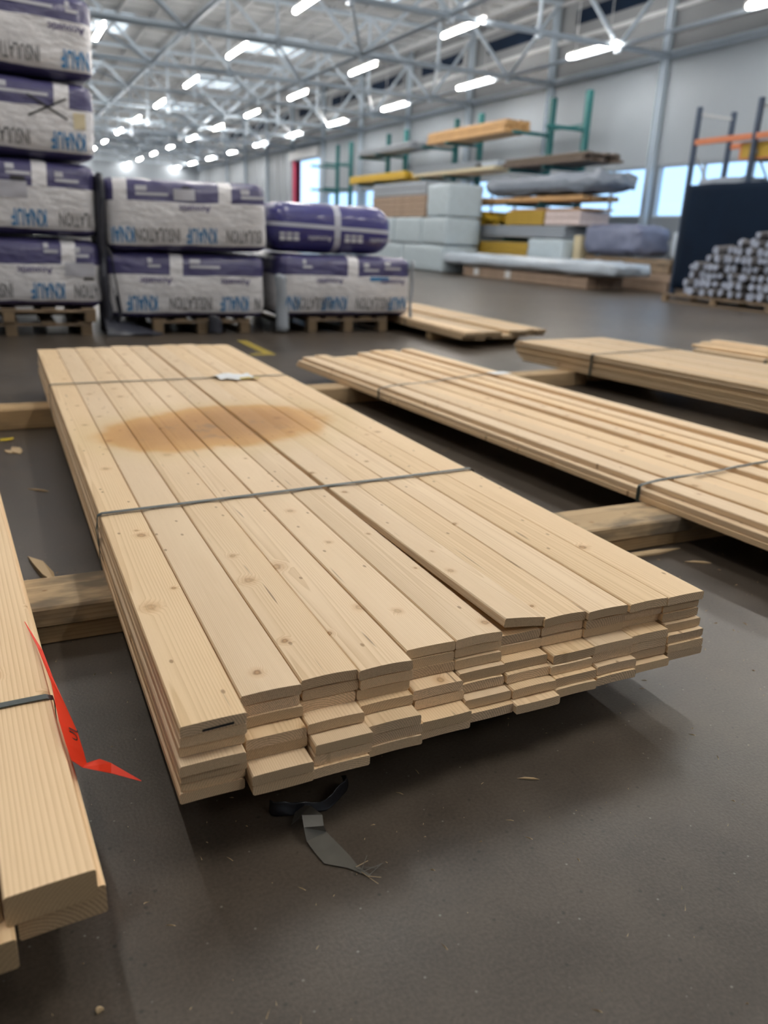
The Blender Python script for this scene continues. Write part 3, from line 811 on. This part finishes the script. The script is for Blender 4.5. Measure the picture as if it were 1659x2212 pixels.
# right pack and the purple roll
c2 = (2.64+4.20)/2
o, S, D = pack('pack of insulation under the purple roll, right end of the row', 2.64, 4.20, .165, .80, YB+.0, 2.2, 31, [3.46-c2], [2.72-c2, 3.26-c2, 4.06-c2], [3.02-c2, 3.72-c2], [3.2-c2, 3.95-c2], R(1), 0, .2, [(2.9-c2, .1, .02), (3.6-c2, .18, .0), (3.85-c2, .2, .02)])
patch(S, D, o, .25, .48, .07, .11, 'blueprint', 'blue_label')
def roll():
    o = thing('insulation_roll', 'purple roll pack with rounded end lying on top of the right pack', 'insulation roll', (3.30, YB+.46, 1.068))
    hx, hy, hz = .71, .42, .252
    m, nt, b = newmat('purple_roll_print')
    tc = nd(nt, 'ShaderNodeTexCoord').outputs['Object']; s = sep(nt, tc)
    h = mt(nt, 'LESS_THAN', mt(nt, 'ABSOLUTE', mt(nt, 'ADD', s[2], mt(nt, 'MULTIPLY_ADD', s[0], .03, -.01))), .020)
    v = mt(nt, 'LESS_THAN', mt(nt, 'ABSOLUTE', mt(nt, 'SUBTRACT', s[0], .03)), .035)
    k = mt(nt, 'MAXIMUM', h, v)
    f = noi(nt, tc, 5.0, 3.0)
    pc = mixc(nt, f, rgb((.030, .030, .15)), rgb((.055, .052, .22)))
    nt.links.new(mixc(nt, k, pc, rgb((.50, .52, .60))), b.inputs['Base Color'])
    b.inputs['Roughness'].default_value = .3; b.inputs['Coat Weight'].default_value = .4
    bump(nt, b, noi(nt, vm(nt, 'MULTIPLY', tc, (3.0, 3.0, 8.0)), 3.0, 3.0), .4, .02)
    vs = []; fs = []; nx, nr = 28, 26
    def S(u, a):
        x = -hx + 2*hx*u
        e = max(0.0, (abs(2*u-1)-.72)/.28); sh = (1-e**2.4)**.5 if e < 1 else 0.0
        sh = max(sh, .02)
        ca, sa = math.cos(a), math.sin(a)
        y = hy*math.copysign(abs(ca)**.55, ca)*(.35+.65*sh); z = hz*math.copysign(abs(sa)**.62, sa)*sh
        w_ = noise.noise_vector(Vector((x*4, y*4, z*6)))*.010
        return Vector((x, y, z)) + w_
    for i in range(nx+1):
        for j in range(nr): vs.append(S(i/nx, 2*math.pi*j/nr))
    for i in range(nx):
        for j in range(nr): fs.append((i*nr+j, i*nr+(j+1) % nr, (i+1)*nr+(j+1) % nr, (i+1)*nr+j))
    fs += [tuple(range(nr))[::-1], tuple(nx*nr+j for j in range(nr))]
    MB().add(vs, fs).obj('wrapping', m, o, smooth=True)
    def tx(body, size, x, z, nm):
        v2, f2 = text_mesh(body, size, .001)
        MB().add([(x - v[0], -hy - .022, z - v[1]) for v in v2], f2).obj(nm, 'whiteprint', o)
    tx(WORD3, .075, -.18, -.10, 'lettering'); tx(WORD3, .075, .52, -.10, 'lettering')
    for xa in (-.62, .10):
        for kx in range(3):
            MB().box(xa + kx*.075, xa+.06+kx*.075, -hy-.022, -hy-.019, -.13, -.085).box(xa + kx*.075, xa+.06+kx*.075, -hy-.022, -hy-.019, -.075, -.05).obj('printed_block', 'whiteprint', o)
roll()

# pallets
def make_pallet(label, x0, x1, y0, depth, z0, h):
    o = thing('pallet', label, 'pallet', ((x0+x1)/2, y0, z0), 0, 'wooden pallets under the packs')
    W2 = (x1-x0)/2
    th = h*.14
    bw, bh = .10, h - 3*th
    def part(nm, *a):
        x0_, x1_, y0_, y1_, z0_, z1_ = a
        # boards run along local y of their own object so that grain follows them
        lx, ly = x1_-x0_, y1_-y0_
        cxx, cyy, czz = (x0_+x1_)/2, (y0_+y1_)/2, (z0_+z1_)/2
        if lx > ly: me = MB().bbox(-ly/2, ly/2, -lx/2, lx/2, -(z1_-z0_)/2, (z1_-z0_)/2, .004).mesh(nm, 'pallet'); return link(nm, me, o, (cxx, cyy, czz), math.pi/2)
        me = MB().bbox(-lx/2, lx/2, -ly/2, ly/2, -(z1_-z0_)/2, (z1_-z0_)/2, .004).mesh(nm, 'pallet'); return link(nm, me, o, (cxx, cyy, czz))
    for x in (-W2+bw/2, 0, W2-bw/2):
        part('bottom_board', x-bw/2, x+bw/2, 0, depth, 0, th)
        for y in (0, depth/2-.06, depth-.12): part('block', x-bw/2, x+bw/2, y, y+.12, th, th+bh)
    for y in (0, depth/2-.06, depth-.12): part('cross_board', -W2, W2, y, y+.12, th+bh, 2*th+bh)
    n = 5; g = (2*W2 - n*.13)/(n-1)
    for k in range(n): part('deck_board', -W2+k*(.13+g), -W2+k*(.13+g)+.13, 0, depth, 2*th+bh, h)
    return o
make_pallet('lower of the two pallets under the tall left stack', -.62, .80, YB+.02, 2.1, 0, .124)
make_pallet('upper of the two pallets under the tall left stack', -.68, .84, YB-.01, 2.1, .1245, .126)
make_pallet('pallet under the middle pair of packs', 1.375, 2.36, YB+.04, 2.1, 0, .147)
make_pallet('pallet under the pack with the purple roll', 3.01, 3.955, YB+.05, 2.1, 0, .163)

# dark plastic film between the stacks, and clear film hanging at corners
def sheet(name, label, cat, path, hgt, mat, n=18, amp=.03, seed=1, top=None):
    vs = []; fs = []; m_ = len(path)
    for i, (x, y) in enumerate(path):
        for j in range(n+1):
            v = j/n; z = hgt[i][0] + (hgt[i][1]-hgt[i][0])*v
            d = noise.noise_vector(Vector((x*5+seed, y*5, z*4)))*amp
            vs.append((x+d.x, y+d.y, max(.004, z + d.z*.5)))
    for i in range(m_-1):
        for j in range(n): fs.append((i*(n+1)+j, (i+1)*(n+1)+j, (i+1)*(n+1)+j+1, i*(n+1)+j+1))
    o = MB().add(vs, fs).obj(name, mat, smooth=True)
    md = o.modifiers.new('thickness', 'SOLIDIFY'); md.thickness = .006
    return tag(o, label, cat)
sheet('plastic_film', 'dark plastic film hanging in the gap between the tall stack and the middle packs', 'plastic film',
      [(.905, 8.55), (.90, 8.32), (.925, 8.20), (.955, 8.16), (.985, 8.20), (1.01, 8.28), (1.04, 8.2), (1.07, 8.14)],
      [(.02, 1.38), (.02, 1.42), (.02, 1.47), (.02, 1.46), (.02, 1.42), (.02, .9), (.01, .75), (.01, .3)], 'darkfilm', amp=.05, seed=4)
pv = []; pf = []
for i in range(13):
    for j in range(9):
        u, v = i/12, j/8
        pv.append((.92 + .52*u, 8.04 + .22*v, .012 + .16*(1-u)*(v**.7) + .035*abs(noise.noise(Vector((u*5, v*4, 2))))))
for i in range(12):
    for j in range(8): pf.append((i*9+j, (i+1)*9+j, (i+1)*9+j+1, i*9+j+1))
tag(MB().add(pv, pf).obj('crumpled_film', 'darkfilm', smooth=True), 'crumpled dark plastic film heaped on the floor beside the middle pallet', 'plastic film')
for k, (x, lab_, w_) in enumerate(((4.20, 'pale strip of wrap standing at the right end of the packs', .05), (2.69, 'pale torn wrap hanging at the left corner of the right pack', .14), (1.98, 'loose clear wrap hanging over the front of the middle pallet', .16))):
    z1_ = (.76, .6, .17)[k]; z0_ = (.05, .02, .004)[k]
    sheet('wrap_film', lab_, 'plastic wrap', [(x-w_/2, YB-.02), (x-w_*.2, YB-.055), (x+w_*.2, YB-.045), (x+w_/2, YB-.015)], [(z0_, z1_), (z0_+.01, z1_+.02), (z0_, z1_), (z0_+.03, z1_-.03)], 'greysheet' if k != 2 else 'darkfilm', n=12, amp=.025, seed=k+9)

# ------------------------------------------------------------------ cantilever racks along the window wall
RX = 16.35
rack0 = None
for k in range(4):
    y0 = 20.88 + 5.96*k
    if rack0 is None:
        rack0 = thing('cantilever_rack', '', 'rack', (RX, y0, 0))
        for dy in (0, 1.75):
            MB().bbox(-.09, .09, dy-.09, dy+.09, 0, 5.34, .015).obj('upright', 'green', rack0)
            MB().bbox(-1.45, .15, dy-.08, dy+.08, 0, .14, .015).obj('base', 'green', rack0)
            for z in (1.08, 2.12, 3.12, 4.22): MB().bbox(-1.42, -.09, dy-.05, dy+.05, z, z+.10, .012).obj('arm', 'green', rack0)
        MB().box(-.03, .03, .09, 1.66, 1.5, 1.58).box(-.03, .03, .09, 1.66, 4.4, 4.46).obj('cross_brace', 'green', rack0)
        t = rack0
    else:
        t = copytree(rack0); t.location = (RX, y0, 0)
    tag(t, 'green cantilever rack with two tall uprights, %s along the window wall from the right' % ORD[k], 'rack', 'green cantilever racks')
_gm = {}
def goods(label, cat, name, x0, x1, y0, y1, z0, z1, mats, nx=3, nz=2, piece='plank', gap=.012, jit=.05, grp=None, bev=.02):
    """a pack of lengthwise pieces"""
    o = thing(name, label, cat, ((x0+x1)/2, (y0+y1)/2, z0), 0, grp)
    wd, t, L = (x1-x0)/nx, (z1-z0)/nz, y1-y0
    r_ = random.Random(int(x0*77+y0*31+z0*11))
    k = (round(wd, 3), round(t, 3), round(L, 3), mats)
    if k not in _gm: _gm[k] = MB().bbox(-wd/2+gap/2, wd/2-gap/2, -L/2, L/2, 0, t-.004, bev).mesh(piece, mats)
    for i in range(nx):
        for j in range(nz): link(piece, _gm[k], o, (-(x1-x0)/2 + wd*(i+.5), r_.uniform(-jit, jit), t*j))
    return o
def softpack(label, cat, name, x0, x1, y0, y1, z0, z1, mat, rad=.1, bulge=.04, wr=.03, seed=1, n=10):
    hx, hy, hz = (x1-x0)/2, (y1-y0)/2, (z1-z0)/2
    S = pack_surface(hx, hy, hz, min(rad, hx*.9, hz*.9), bulge, seed, wr)
    o = link(name, pack_mesh(S, mat, n), None, ((x0+x1)/2, (y0+y1)/2, (z0+z1)/2))
    return tag(o, label, cat)
GA = 1.22
goods('long orange-brown timber beams on the top arms of the second rack', 'timber', 'timber_pack', 15.0, 15.95, 23.2, 28.4, 4.32, 4.70, 'tan', 4, 2)
MB().box(14.97, 15.0, 24.0, 24.35, 4.45, 4.68).obj('shipping_label', 'paper', bpy.data.objects['timber_pack'])
goods('pale grey boards on the top arms of the third rack', 'boards', 'board_pack', 14.95, 16.0, 29.6, 34.6, 4.32, 4.55, 'greysheet', 3, 3, 'board')
goods('pale wood boards on the second highest arms of the second rack', 'boards', 'board_pack', 14.8, 15.9, 23.3, 29.0, 3.22, 3.34, 'cream', 4, 1, 'board')
goods('grey sheets lying on pale boards on the second rack', 'sheets', 'sheet_pack', 14.85, 15.95, 24.5, 29.1, 3.345, 3.55, 'greysheet', 1, 4, 'sheet', jit=.3)
goods('pale blue wrapped strip at the near end of the grey sheets', 'sheets', 'wrapped_strip', 14.9, 15.7, 23.3, 24.3, 3.345, 3.50, 'silver', 1, 2, 'sheet', jit=.05)
goods('fan of yellow beams on the third rack', 'beams', 'beam_pack', 14.7, 16.0, 29.9, 35.4, 3.225, 3.50, 'yellow', 5, 2, 'beam', gap=.10, jit=.35)
goods('dark brown slats on the second highest arms of the first rack', 'slats', 'slat_pack', 14.8, 16.1, 18.9, 22.9, 3.22, 3.46, 'brown', 6, 3, 'slat', gap=.05, jit=.25)
goods('orange boards on the middle arms of the first rack under the grey cover', 'boards', 'board_pack', 14.8, 16.1, 18.7, 24.2, 2.22, 2.36, 'tan', 5, 1, 'board')
goods('brownish boards on the middle arms of the second rack', 'boards', 'board_pack', 14.8, 16.0, 24.3, 29.0, 2.22, 2.42, 'tan', 4, 2, 'board')
softpack('large grey cover draped over goods on the middle arms of the first rack', 'cover', 'grey_cover', 14.6, 16.1, 18.0, 23.5, 2.45, 2.92, 'tarp', .24, .10, .12, 5, 14)
goods('yellow beams bundled on the low arms between the first and second rack', 'beams', 'beam_pack', 14.85, 15.9, 23.6, 27.0, 1.55, 1.98, 'yellow', 4, 3, 'beam', gap=.03, jit=.35)
goods('ochre panels with a bright label on the low arms of the first rack', 'panels', 'panel_pack', 14.85, 15.9, 20.5, 22.5, 1.56, 1.96, 'ochre', 1, 3, 'panel', jit=.02)
goods('pinkish printed packs beside the ochre panels on the first rack', 'packs', 'printed_pack', 14.85, 15.9, 18.8, 20.42, 1.56, 1.95, 'pink', 1, 2, 'pack', jit=.02)
goods('thin orange boards lying over the printed packs', 'boards', 'board_pack', 14.85, 15.9, 18.6, 22.3, 1.965, 2.02, 'tan', 3, 1, 'board')
goods('grey flat sheets forming a deck on the lowest arms of the first rack', 'sheets', 'sheet_pack', 14.75, 16.1, 19.3, 26.2, 1.20, 1.54, 'greysheet', 1, 5, 'sheet', jit=.1)
goods('stack of ochre planks under the grey sheets', 'planks', 'plank_pack', 14.6, 16.0, 20.85, 26.0, .55, 1.04, 'ochre', 1, 6, 'plank', jit=.03)
softpack('crinkled silver wrap on the near end of the ochre planks', 'wrapped pack', 'silver_pack', 14.6, 16.0, 19.1, 20.82, .55, 1.17, 'paleblue', .06, .02, .03, 6)
goods('timber blocks under the ochre planks', 'timber', 'timber_pack', 14.7, 15.9, 19.4, 25.6, .15, .54, 'pallet', 3, 2, 'block')
softpack('long silver wrapped package lying on timber in front of the racks', 'wrapped pack', 'silver_pack', 13.1, 14.45, 15.3, 23.3, .335, .67, 'silver', .12, .05, .05, 7, 16)
goods('long brown timber beams under the silver wrapped package', 'timber', 'timber_pack', 13.25, 14.4, 16.2, 22.2, .0, .29, 'tanbrown', 3, 2, 'beam', jit=.02)
for k, y in enumerate((19.7, 21.4)): MB().box(-.585, -.578, y-19.2-.14, y-19.2+.14, .06, .27).obj('paper_label', 'paper', bpy.data.objects['timber_pack.002'] if 'timber_pack.002' in bpy.data.objects else None)
goods('brown sheet stack with a grey top beside the second rack', 'sheets', 'sheet_stack', 13.2, 14.5, 24.82, 29.1, 1.73, 2.42, 'tanbrown', 1, 4, 'sheet', jit=.02)
goods('grey sheets on top of the brown sheet stack', 'sheets', 'sheet_stack', 13.2, 14.5, 24.85, 29.1, 2.425, 2.86, 'greysheet', 1, 2, 'sheet', jit=.02)
softpack('tall pale blue wrapped pack next to the brown sheet stack', 'wrapped pack', 'pale_pack', 13.2, 14.5, 23.35, 24.74, 1.73, 2.72, 'paleblue', .05, .01, .02, 8)
for k, (a, b_, c, d_, lb_) in enumerate(((23.35, 24.9, .87, 1.715, 'pale wrapped pack under the tall pale pack'), (24.97, 27.0, .87, 1.715, 'pale wrapped pack under the near half of the brown sheets'), (27.07, 29.1, .87, 1.715, 'pale wrapped pack under the far half of the brown sheets'), (23.4, 26.3, .01, .855, 'nearer of the two pale packs standing on the floor by the second rack'), (26.4, 29.1, .01, .855, 'further of the two pale packs standing on the floor by the second rack'))):
    softpack(lb_, 'wrapped pack', 'pale_pack', 13.15, 14.5, a, b_, c, d_, 'paleblue', .06, .008, .02, 40+k, 8)
goods('cream board leaning low between the first rack and the bale', 'board', 'board_pack', 14.9, 15.5, 18.72, 19.02, .0, 1.3, 'cream', 1, 1, 'board', jit=0)
# bale and crates
softpack('dark blue-grey cloth covered bale on crates below the windows', 'bale', 'cloth_bale', 14.9, 16.1, 16.5, 18.6, .84, 1.58, 'bale', .16, .06, .06, 9, 12)
goods('wooden crates under the bale', 'crate', 'wooden_crate', 15.0, 16.2, 15.3, 18.6, .44, .78, 'pallet', 3, 2, 'slat')
goods('second layer of pale crates standing on the floor under the bale', 'crate', 'wooden_crate', 14.9, 16.2, 15.2, 18.5, .0, .43, 'tanbrown', 4, 2, 'slat')
softpack('small blue wrapped parcel right of the bale', 'parcel', 'blue_parcel', 15.7, 16.3, 15.5, 16.1, .80, 1.45, 'silver', .08, .03, .03, 10, 8)
# exit sign on the wall
sg = MB().box(-.03, 0, -.32, .32, -.15, .15).obj('exit_sign', 'signyellow', None, (XR-.02, 22.0, 3.62))
MB().box(-.04, -.031, -.05, .26, -.12, .12).obj('sign_panel', 'signgreen', sg)
tag(sg, 'small green and yellow exit sign on the window wall', 'sign')

# ------------------------------------------------------------------ pallet rack, black sheet and logs on the right
pr_ = thing('pallet_rack', 'dark blue pallet rack frame with orange beams at the right edge', 'rack', (14.5, 14.6, 0))
for yy in (0, -1.65, -4.3):
    for xx in (0, 1.05): MB().bbox(xx-.05, xx+.05, yy-.05, yy+.05, 0, 4.02, .01).obj('upright', 'navy', pr_)
    for z in (3.85, 2.2, .4): MB().box(.05, 1.0, yy-.02, yy+.02, z, z+.05).obj('frame_brace', 'steel2', pr_)
    MB().tube((.03, yy, 3.1), (1.02, yy, 2.0), .022, 6).obj('frame_diagonal', 'steel2', pr_)
for xx in (-.03, 1.08):
    MB().bbox(xx-.03, xx+.03, -1.6, -.05, 3.24, 3.36, .01).obj('beam', 'orange', pr_)
    MB().bbox(xx-.03, xx+.03, -4.25, -1.7, 3.24, 3.36, .01).obj('beam', 'orange', pr_)
bx = thing('orange_crate', 'orange and yellow crate hanging on the pallet rack', 'crate', (14.62, 12.6, 2.88))
MB().bbox(0, .7, -1.0, .78, 0, .34, .02).obj('body', 'ochre', bx)
MB().box(-.012, 0, -1.02, .80, 0, .03).box(-.012, 0, -1.02, .80, .31, .34).box(-.012, 0, .76, .80, .03, .31).obj('rim', 'orange', bx)
bs = MB()
vs = []; fs = []
nu, nv = 24, 14
for i in range(nu+1):
    for j in range(nv+1):
        y = 14.50 - 4.6*i/nu; z = .17 + 2.24*j/nv
        vs.append((14.36 + .03*noise.noise(Vector((y*1.4, z*.6, 3))), y, z + (.05*noise.noise(Vector((y*2, 1, 1))) if j == nv else 0)))
for i in range(nu):
    for j in range(nv): fs.append((i*(nv+1)+j, (i+1)*(nv+1)+j, (i+1)*(nv+1)+j+1, i*(nv+1)+j+1))
o = bs.add(vs, fs).obj('black_sheet', 'black', smooth=True)
md = o.modifiers.new('thickness', 'SOLIDIFY'); md.thickness = .02
tag(o, 'big dark blue-black sheet hanging on the pallet rack behind the log heap', 'sheet')
softpack('dark green bundle lying on top edge of the black sheet', 'bundle', 'dark_bundle', 14.6, 15.4, 13.12, 14.4, 2.28, 2.55, 'tarp', .1, .03, .06, 12, 8)
lp = make_pallet('dark pallet carrying the heap of logs', 12.55, 14.25, 10.2, 2.7, 0, .15)
del lp['group']
logs = []
for k in range(4):
    b = MB(); n = 9; L = .42; r0 = .072
    r_ = random.Random(k+3); prof = [r0*r_.uniform(.78, 1.2) for _ in range(n)]
    vs = []
    for x in (0, L):
        for i in range(n):
            t = 2*math.pi*i/n; vs.append((x, prof[i]*math.cos(t), prof[i]*math.sin(t)))
    b.add(vs, [tuple(range(n))[::-1]], 1); b.f.append([n+i for i in range(n)]); b.mi.append(1)
    for i in range(n): b.f.append([i, (i+1) % n, n+(i+1) % n, n+i]); b.mi.append(0)
    logs.append(b.mesh('split_log', ['bark', 'logend']))
r_ = random.Random(5); cnt = 0
for layer in range(1):
    for row in range(9):
        z = .16 + .085 + row*.158
        for q in range(19):
            y = 12.82 - .078 - q*.166 - (row % 2)*.083
            top = .30 + 1.15*min(1, max(0, (12.95-y)/1.7))**.8 + r_.uniform(-.1, .06)
            if z > top or y < 10.25: continue
            if layer == 1 and (row < 1 or r_.random() < .55): continue
            x = 12.75 + row*.045 - layer*.16 + r_.uniform(-.13, .13) + (.2 if y > 12.5 else 0)
            o = link('split_log', logs[r_.randrange(4)], None, (x, y, z), 0)
            o.rotation_euler = (r_.uniform(0, 6), r_.uniform(-.10, .10), r_.uniform(-.22, .22))
            o.location.y += r_.uniform(-.018, .018); o.location.z += r_.uniform(-.012, .012); q_ = r_.uniform(.82, 1.16); o.scale = (1, q_, q_)
            tag(o, 'pale-ended split log in the heap before the black sheet', 'log', 'logs heaped before the black sheet'); cnt += 1

# ------------------------------------------------------------------ litter on the floor
rb = MB().strip([(.376, 1.088, .004), (.388, 1.086, .014), (.3885, 1.069, .036), (.3855, 1.050, .026), (.386, 1.037, .006), (.391, 1.010, .003), (.397, .981, .0025), (.430, .957, .002), (.457, .925, .002)],
                [(.400, 1.125, .010), (.415, 1.095, .028), (.422, 1.056, .036), (.419, 1.041, .026), (.426, 1.046, .006), (.436, 1.012, .003), (.444, .979, .0025), (.447, .956, .002), (.459, .927, .002)], .0007)
rbo = rb.obj('tape_strip', 'ribbon', smooth=False)
tag(rbo, 'curled grey adhesive tape strip with a frayed end on the floor before the stained bundle', 'tape')
for k in range(9):
    a = R(-70 + 14*k + rng.uniform(-8, 8)); p0 = Vector((.447 + rng.uniform(-.01, .012), .945 + rng.uniform(-.018, .01), .003))
    p1 = p0 + Vector((math.cos(a), math.sin(a), .08))*rng.uniform(.018, .045)
    MB().tube(p0, p1, .0005, 4).obj('frayed_fibre', 'chip' if k % 3 == 0 else 'ribbon', rbo)
fv = []; ff = []
for i in range(21):
    for j in range(9):
        u, v = i/20, j/8
        a = math.pi*(.02 + 1.02*u)
        rad = .075 + .012*math.sin(u*9)
        x = .425 - rad*math.cos(a)*.95; y = 1.150 - .05*math.sin(a)*(1-.2*v)
        z = .002 + v*(.010 + .020*abs(math.sin(u*5.2 + .4)))
        d = noise.noise_vector(Vector((x*30, y*30, z*30)))*.009
        fv.append((x+d.x, y+d.y, max(.002, z+d.z)))
for i in range(20):
    for j in range(8): ff.append((i*9+j, (i+1)*9+j, (i+1)*9+j+1, i*9+j+1))
fo = MB().add(fv, ff).obj('black_film', 'film', smooth=True)
fo.modifiers.new('thickness', 'SOLIDIFY').thickness = .0012
tag(fo, 'crumpled shiny black plastic film on the floor under the front of the stained bundle', 'plastic film')

def splinter(label, a, b, wd, h=.006, mat='chip', grp='wood splinters on the floor'):
    a = Vector(a); b = Vector(b); d = b-a; n = Vector((-d.y, d.x, 0)).normalized()*wd/2
    m1 = a + d*.35; m2 = a + d*.75
    vs = [a, m1+n, m2+n*.8, b, m2-n, m1-n*.7]
    vs = [Vector((v.x, v.y, .001)) for v in vs] + [Vector((v.x, v.y, h*(.4 if i in (0, 3) else 1))) for i, v in enumerate(vs)]
    fs = [(0, 5, 4, 3, 2, 1), (6, 7, 8, 9, 10, 11)] + [(i, (i+1) % 6, 6+(i+1) % 6, 6+i) for i in range(6)]
    return tag(MB().add(vs, fs).obj('wood_splinter', mat), label, 'wood splinter', grp)
splinter('long torn splinter lying just behind the left bearer', (.001, 2.546, 0), (.070, 2.30, 0), .035, .016)
splinter('thin straight splinter on the floor left of the stained bundle', (.03, 3.285, 0), (.105, 3.225, 0), .010)
splinter('pale flat chip near the left edge below the far bearer', (-.01, 3.98, 0), (.02, 3.84, 0), .05, .008)
splinter('second chip close to the left edge', (-.045, 3.93, 0), (-.01, 3.86, 0), .03)
splinter('splintered strip in front of the right bearer', (1.66, 1.885, 0), (2.10, 1.885, 0), .035, .008)
splinter('thin splinter on open floor right of the right bearer', (2.02, 1.785, 0), (2.10, 1.742, 0), .012)
splinter('small splinter right of the front corner of the stained bundle', (1.42, .93, 0), (1.45, .89, 0), .006)
splinter('tiny splinter before the middle of the stained bundle front', (.83, 1.045, 0), (.87, 1.025, 0), .004, .004)
nut = MB(); vs = []
for k, (z, r0) in enumerate(((.001, .0050), (.004, .0055), (.0065, .0035), (.008, .0006))):
    for i in range(9):
        t = math.pi*1.15*i/8 - .4; vs.append((math.cos(t)*r0*.9, math.sin(t)*r0*1.25, z))
fs = []
for k in range(3):
    for i in range(8): fs.append((k*9+i, k*9+i+1, (k+1)*9+i+1, (k+1)*9+i))
fs.append(tuple(range(9))[::-1]); fs.append((0, 9, 18, 27, 35, 26, 17, 8))
tag(nut.add(vs, fs).obj('bark_chip', 'chip', None, (.024, .852, 0), R(30)), 'small tan chip alone on the floor at the bottom left', 'chip')
tag(MB().strip([(-.06, 4.15, .003), (-.02, 4.145, .006), (.0, 4.16, .004)], [(-.06, 4.11, .003), (-.02, 4.105, .006), (.0, 4.13, .004)], .001).obj('yellow_scrap', 'yellowfilm'), 'scrap of yellow plastic on the floor at the left edge', 'scrap')
# sawdust and chips
cb = MB(); r_ = random.Random(21)
for k in range(900):
    near_ = r_.random() < .75
    x = r_.uniform(-.2, 2.6) if near_ else r_.uniform(-.2, 6); y = r_.uniform(.35, 2.4) if near_ else r_.uniform(2.4, 8)
    a = r_.uniform(0, math.pi); L = r_.choice([.0015, .002, .003, .005, .009, .016])*(1 if near_ else 2); wd = min(.0012, L)*(1 if near_ else 2)
    dx, dy = math.cos(a)*L, math.sin(a)*L; nx_, ny_ = -math.sin(a)*wd*.5, math.cos(a)*wd*.5
    z = .0012 + r_.uniform(0, .0015)
    cb.add([(x+nx_, y+ny_, 0), (x+dx, y+dy, 0), (x-nx_, y-ny_, 0), (x+dx*.4, y+dy*.4, z)], [(0, 2, 1), (0, 1, 3), (1, 2, 3), (2, 0, 3)])
o = cb.obj('sawdust', 'chip'); o['kind'] = 'stuff'; tag(o, 'fine wood chips and sawdust scattered over the dark floor', 'sawdust')
# worn yellow floor marking
fm = thing('floor_marking', 'worn yellow painted corner mark on the floor behind the stained bundle', 'floor marking', (0, 0, 0))
MB().box(2.06, 2.15, 6.75, 7.62, .0004, .0016).obj('painted_line', 'yellowpaint', fm)
MB().box(1.93, 2.15, 6.66, 6.745, .0004, .0016).obj('painted_line', 'yellowpaint', fm)
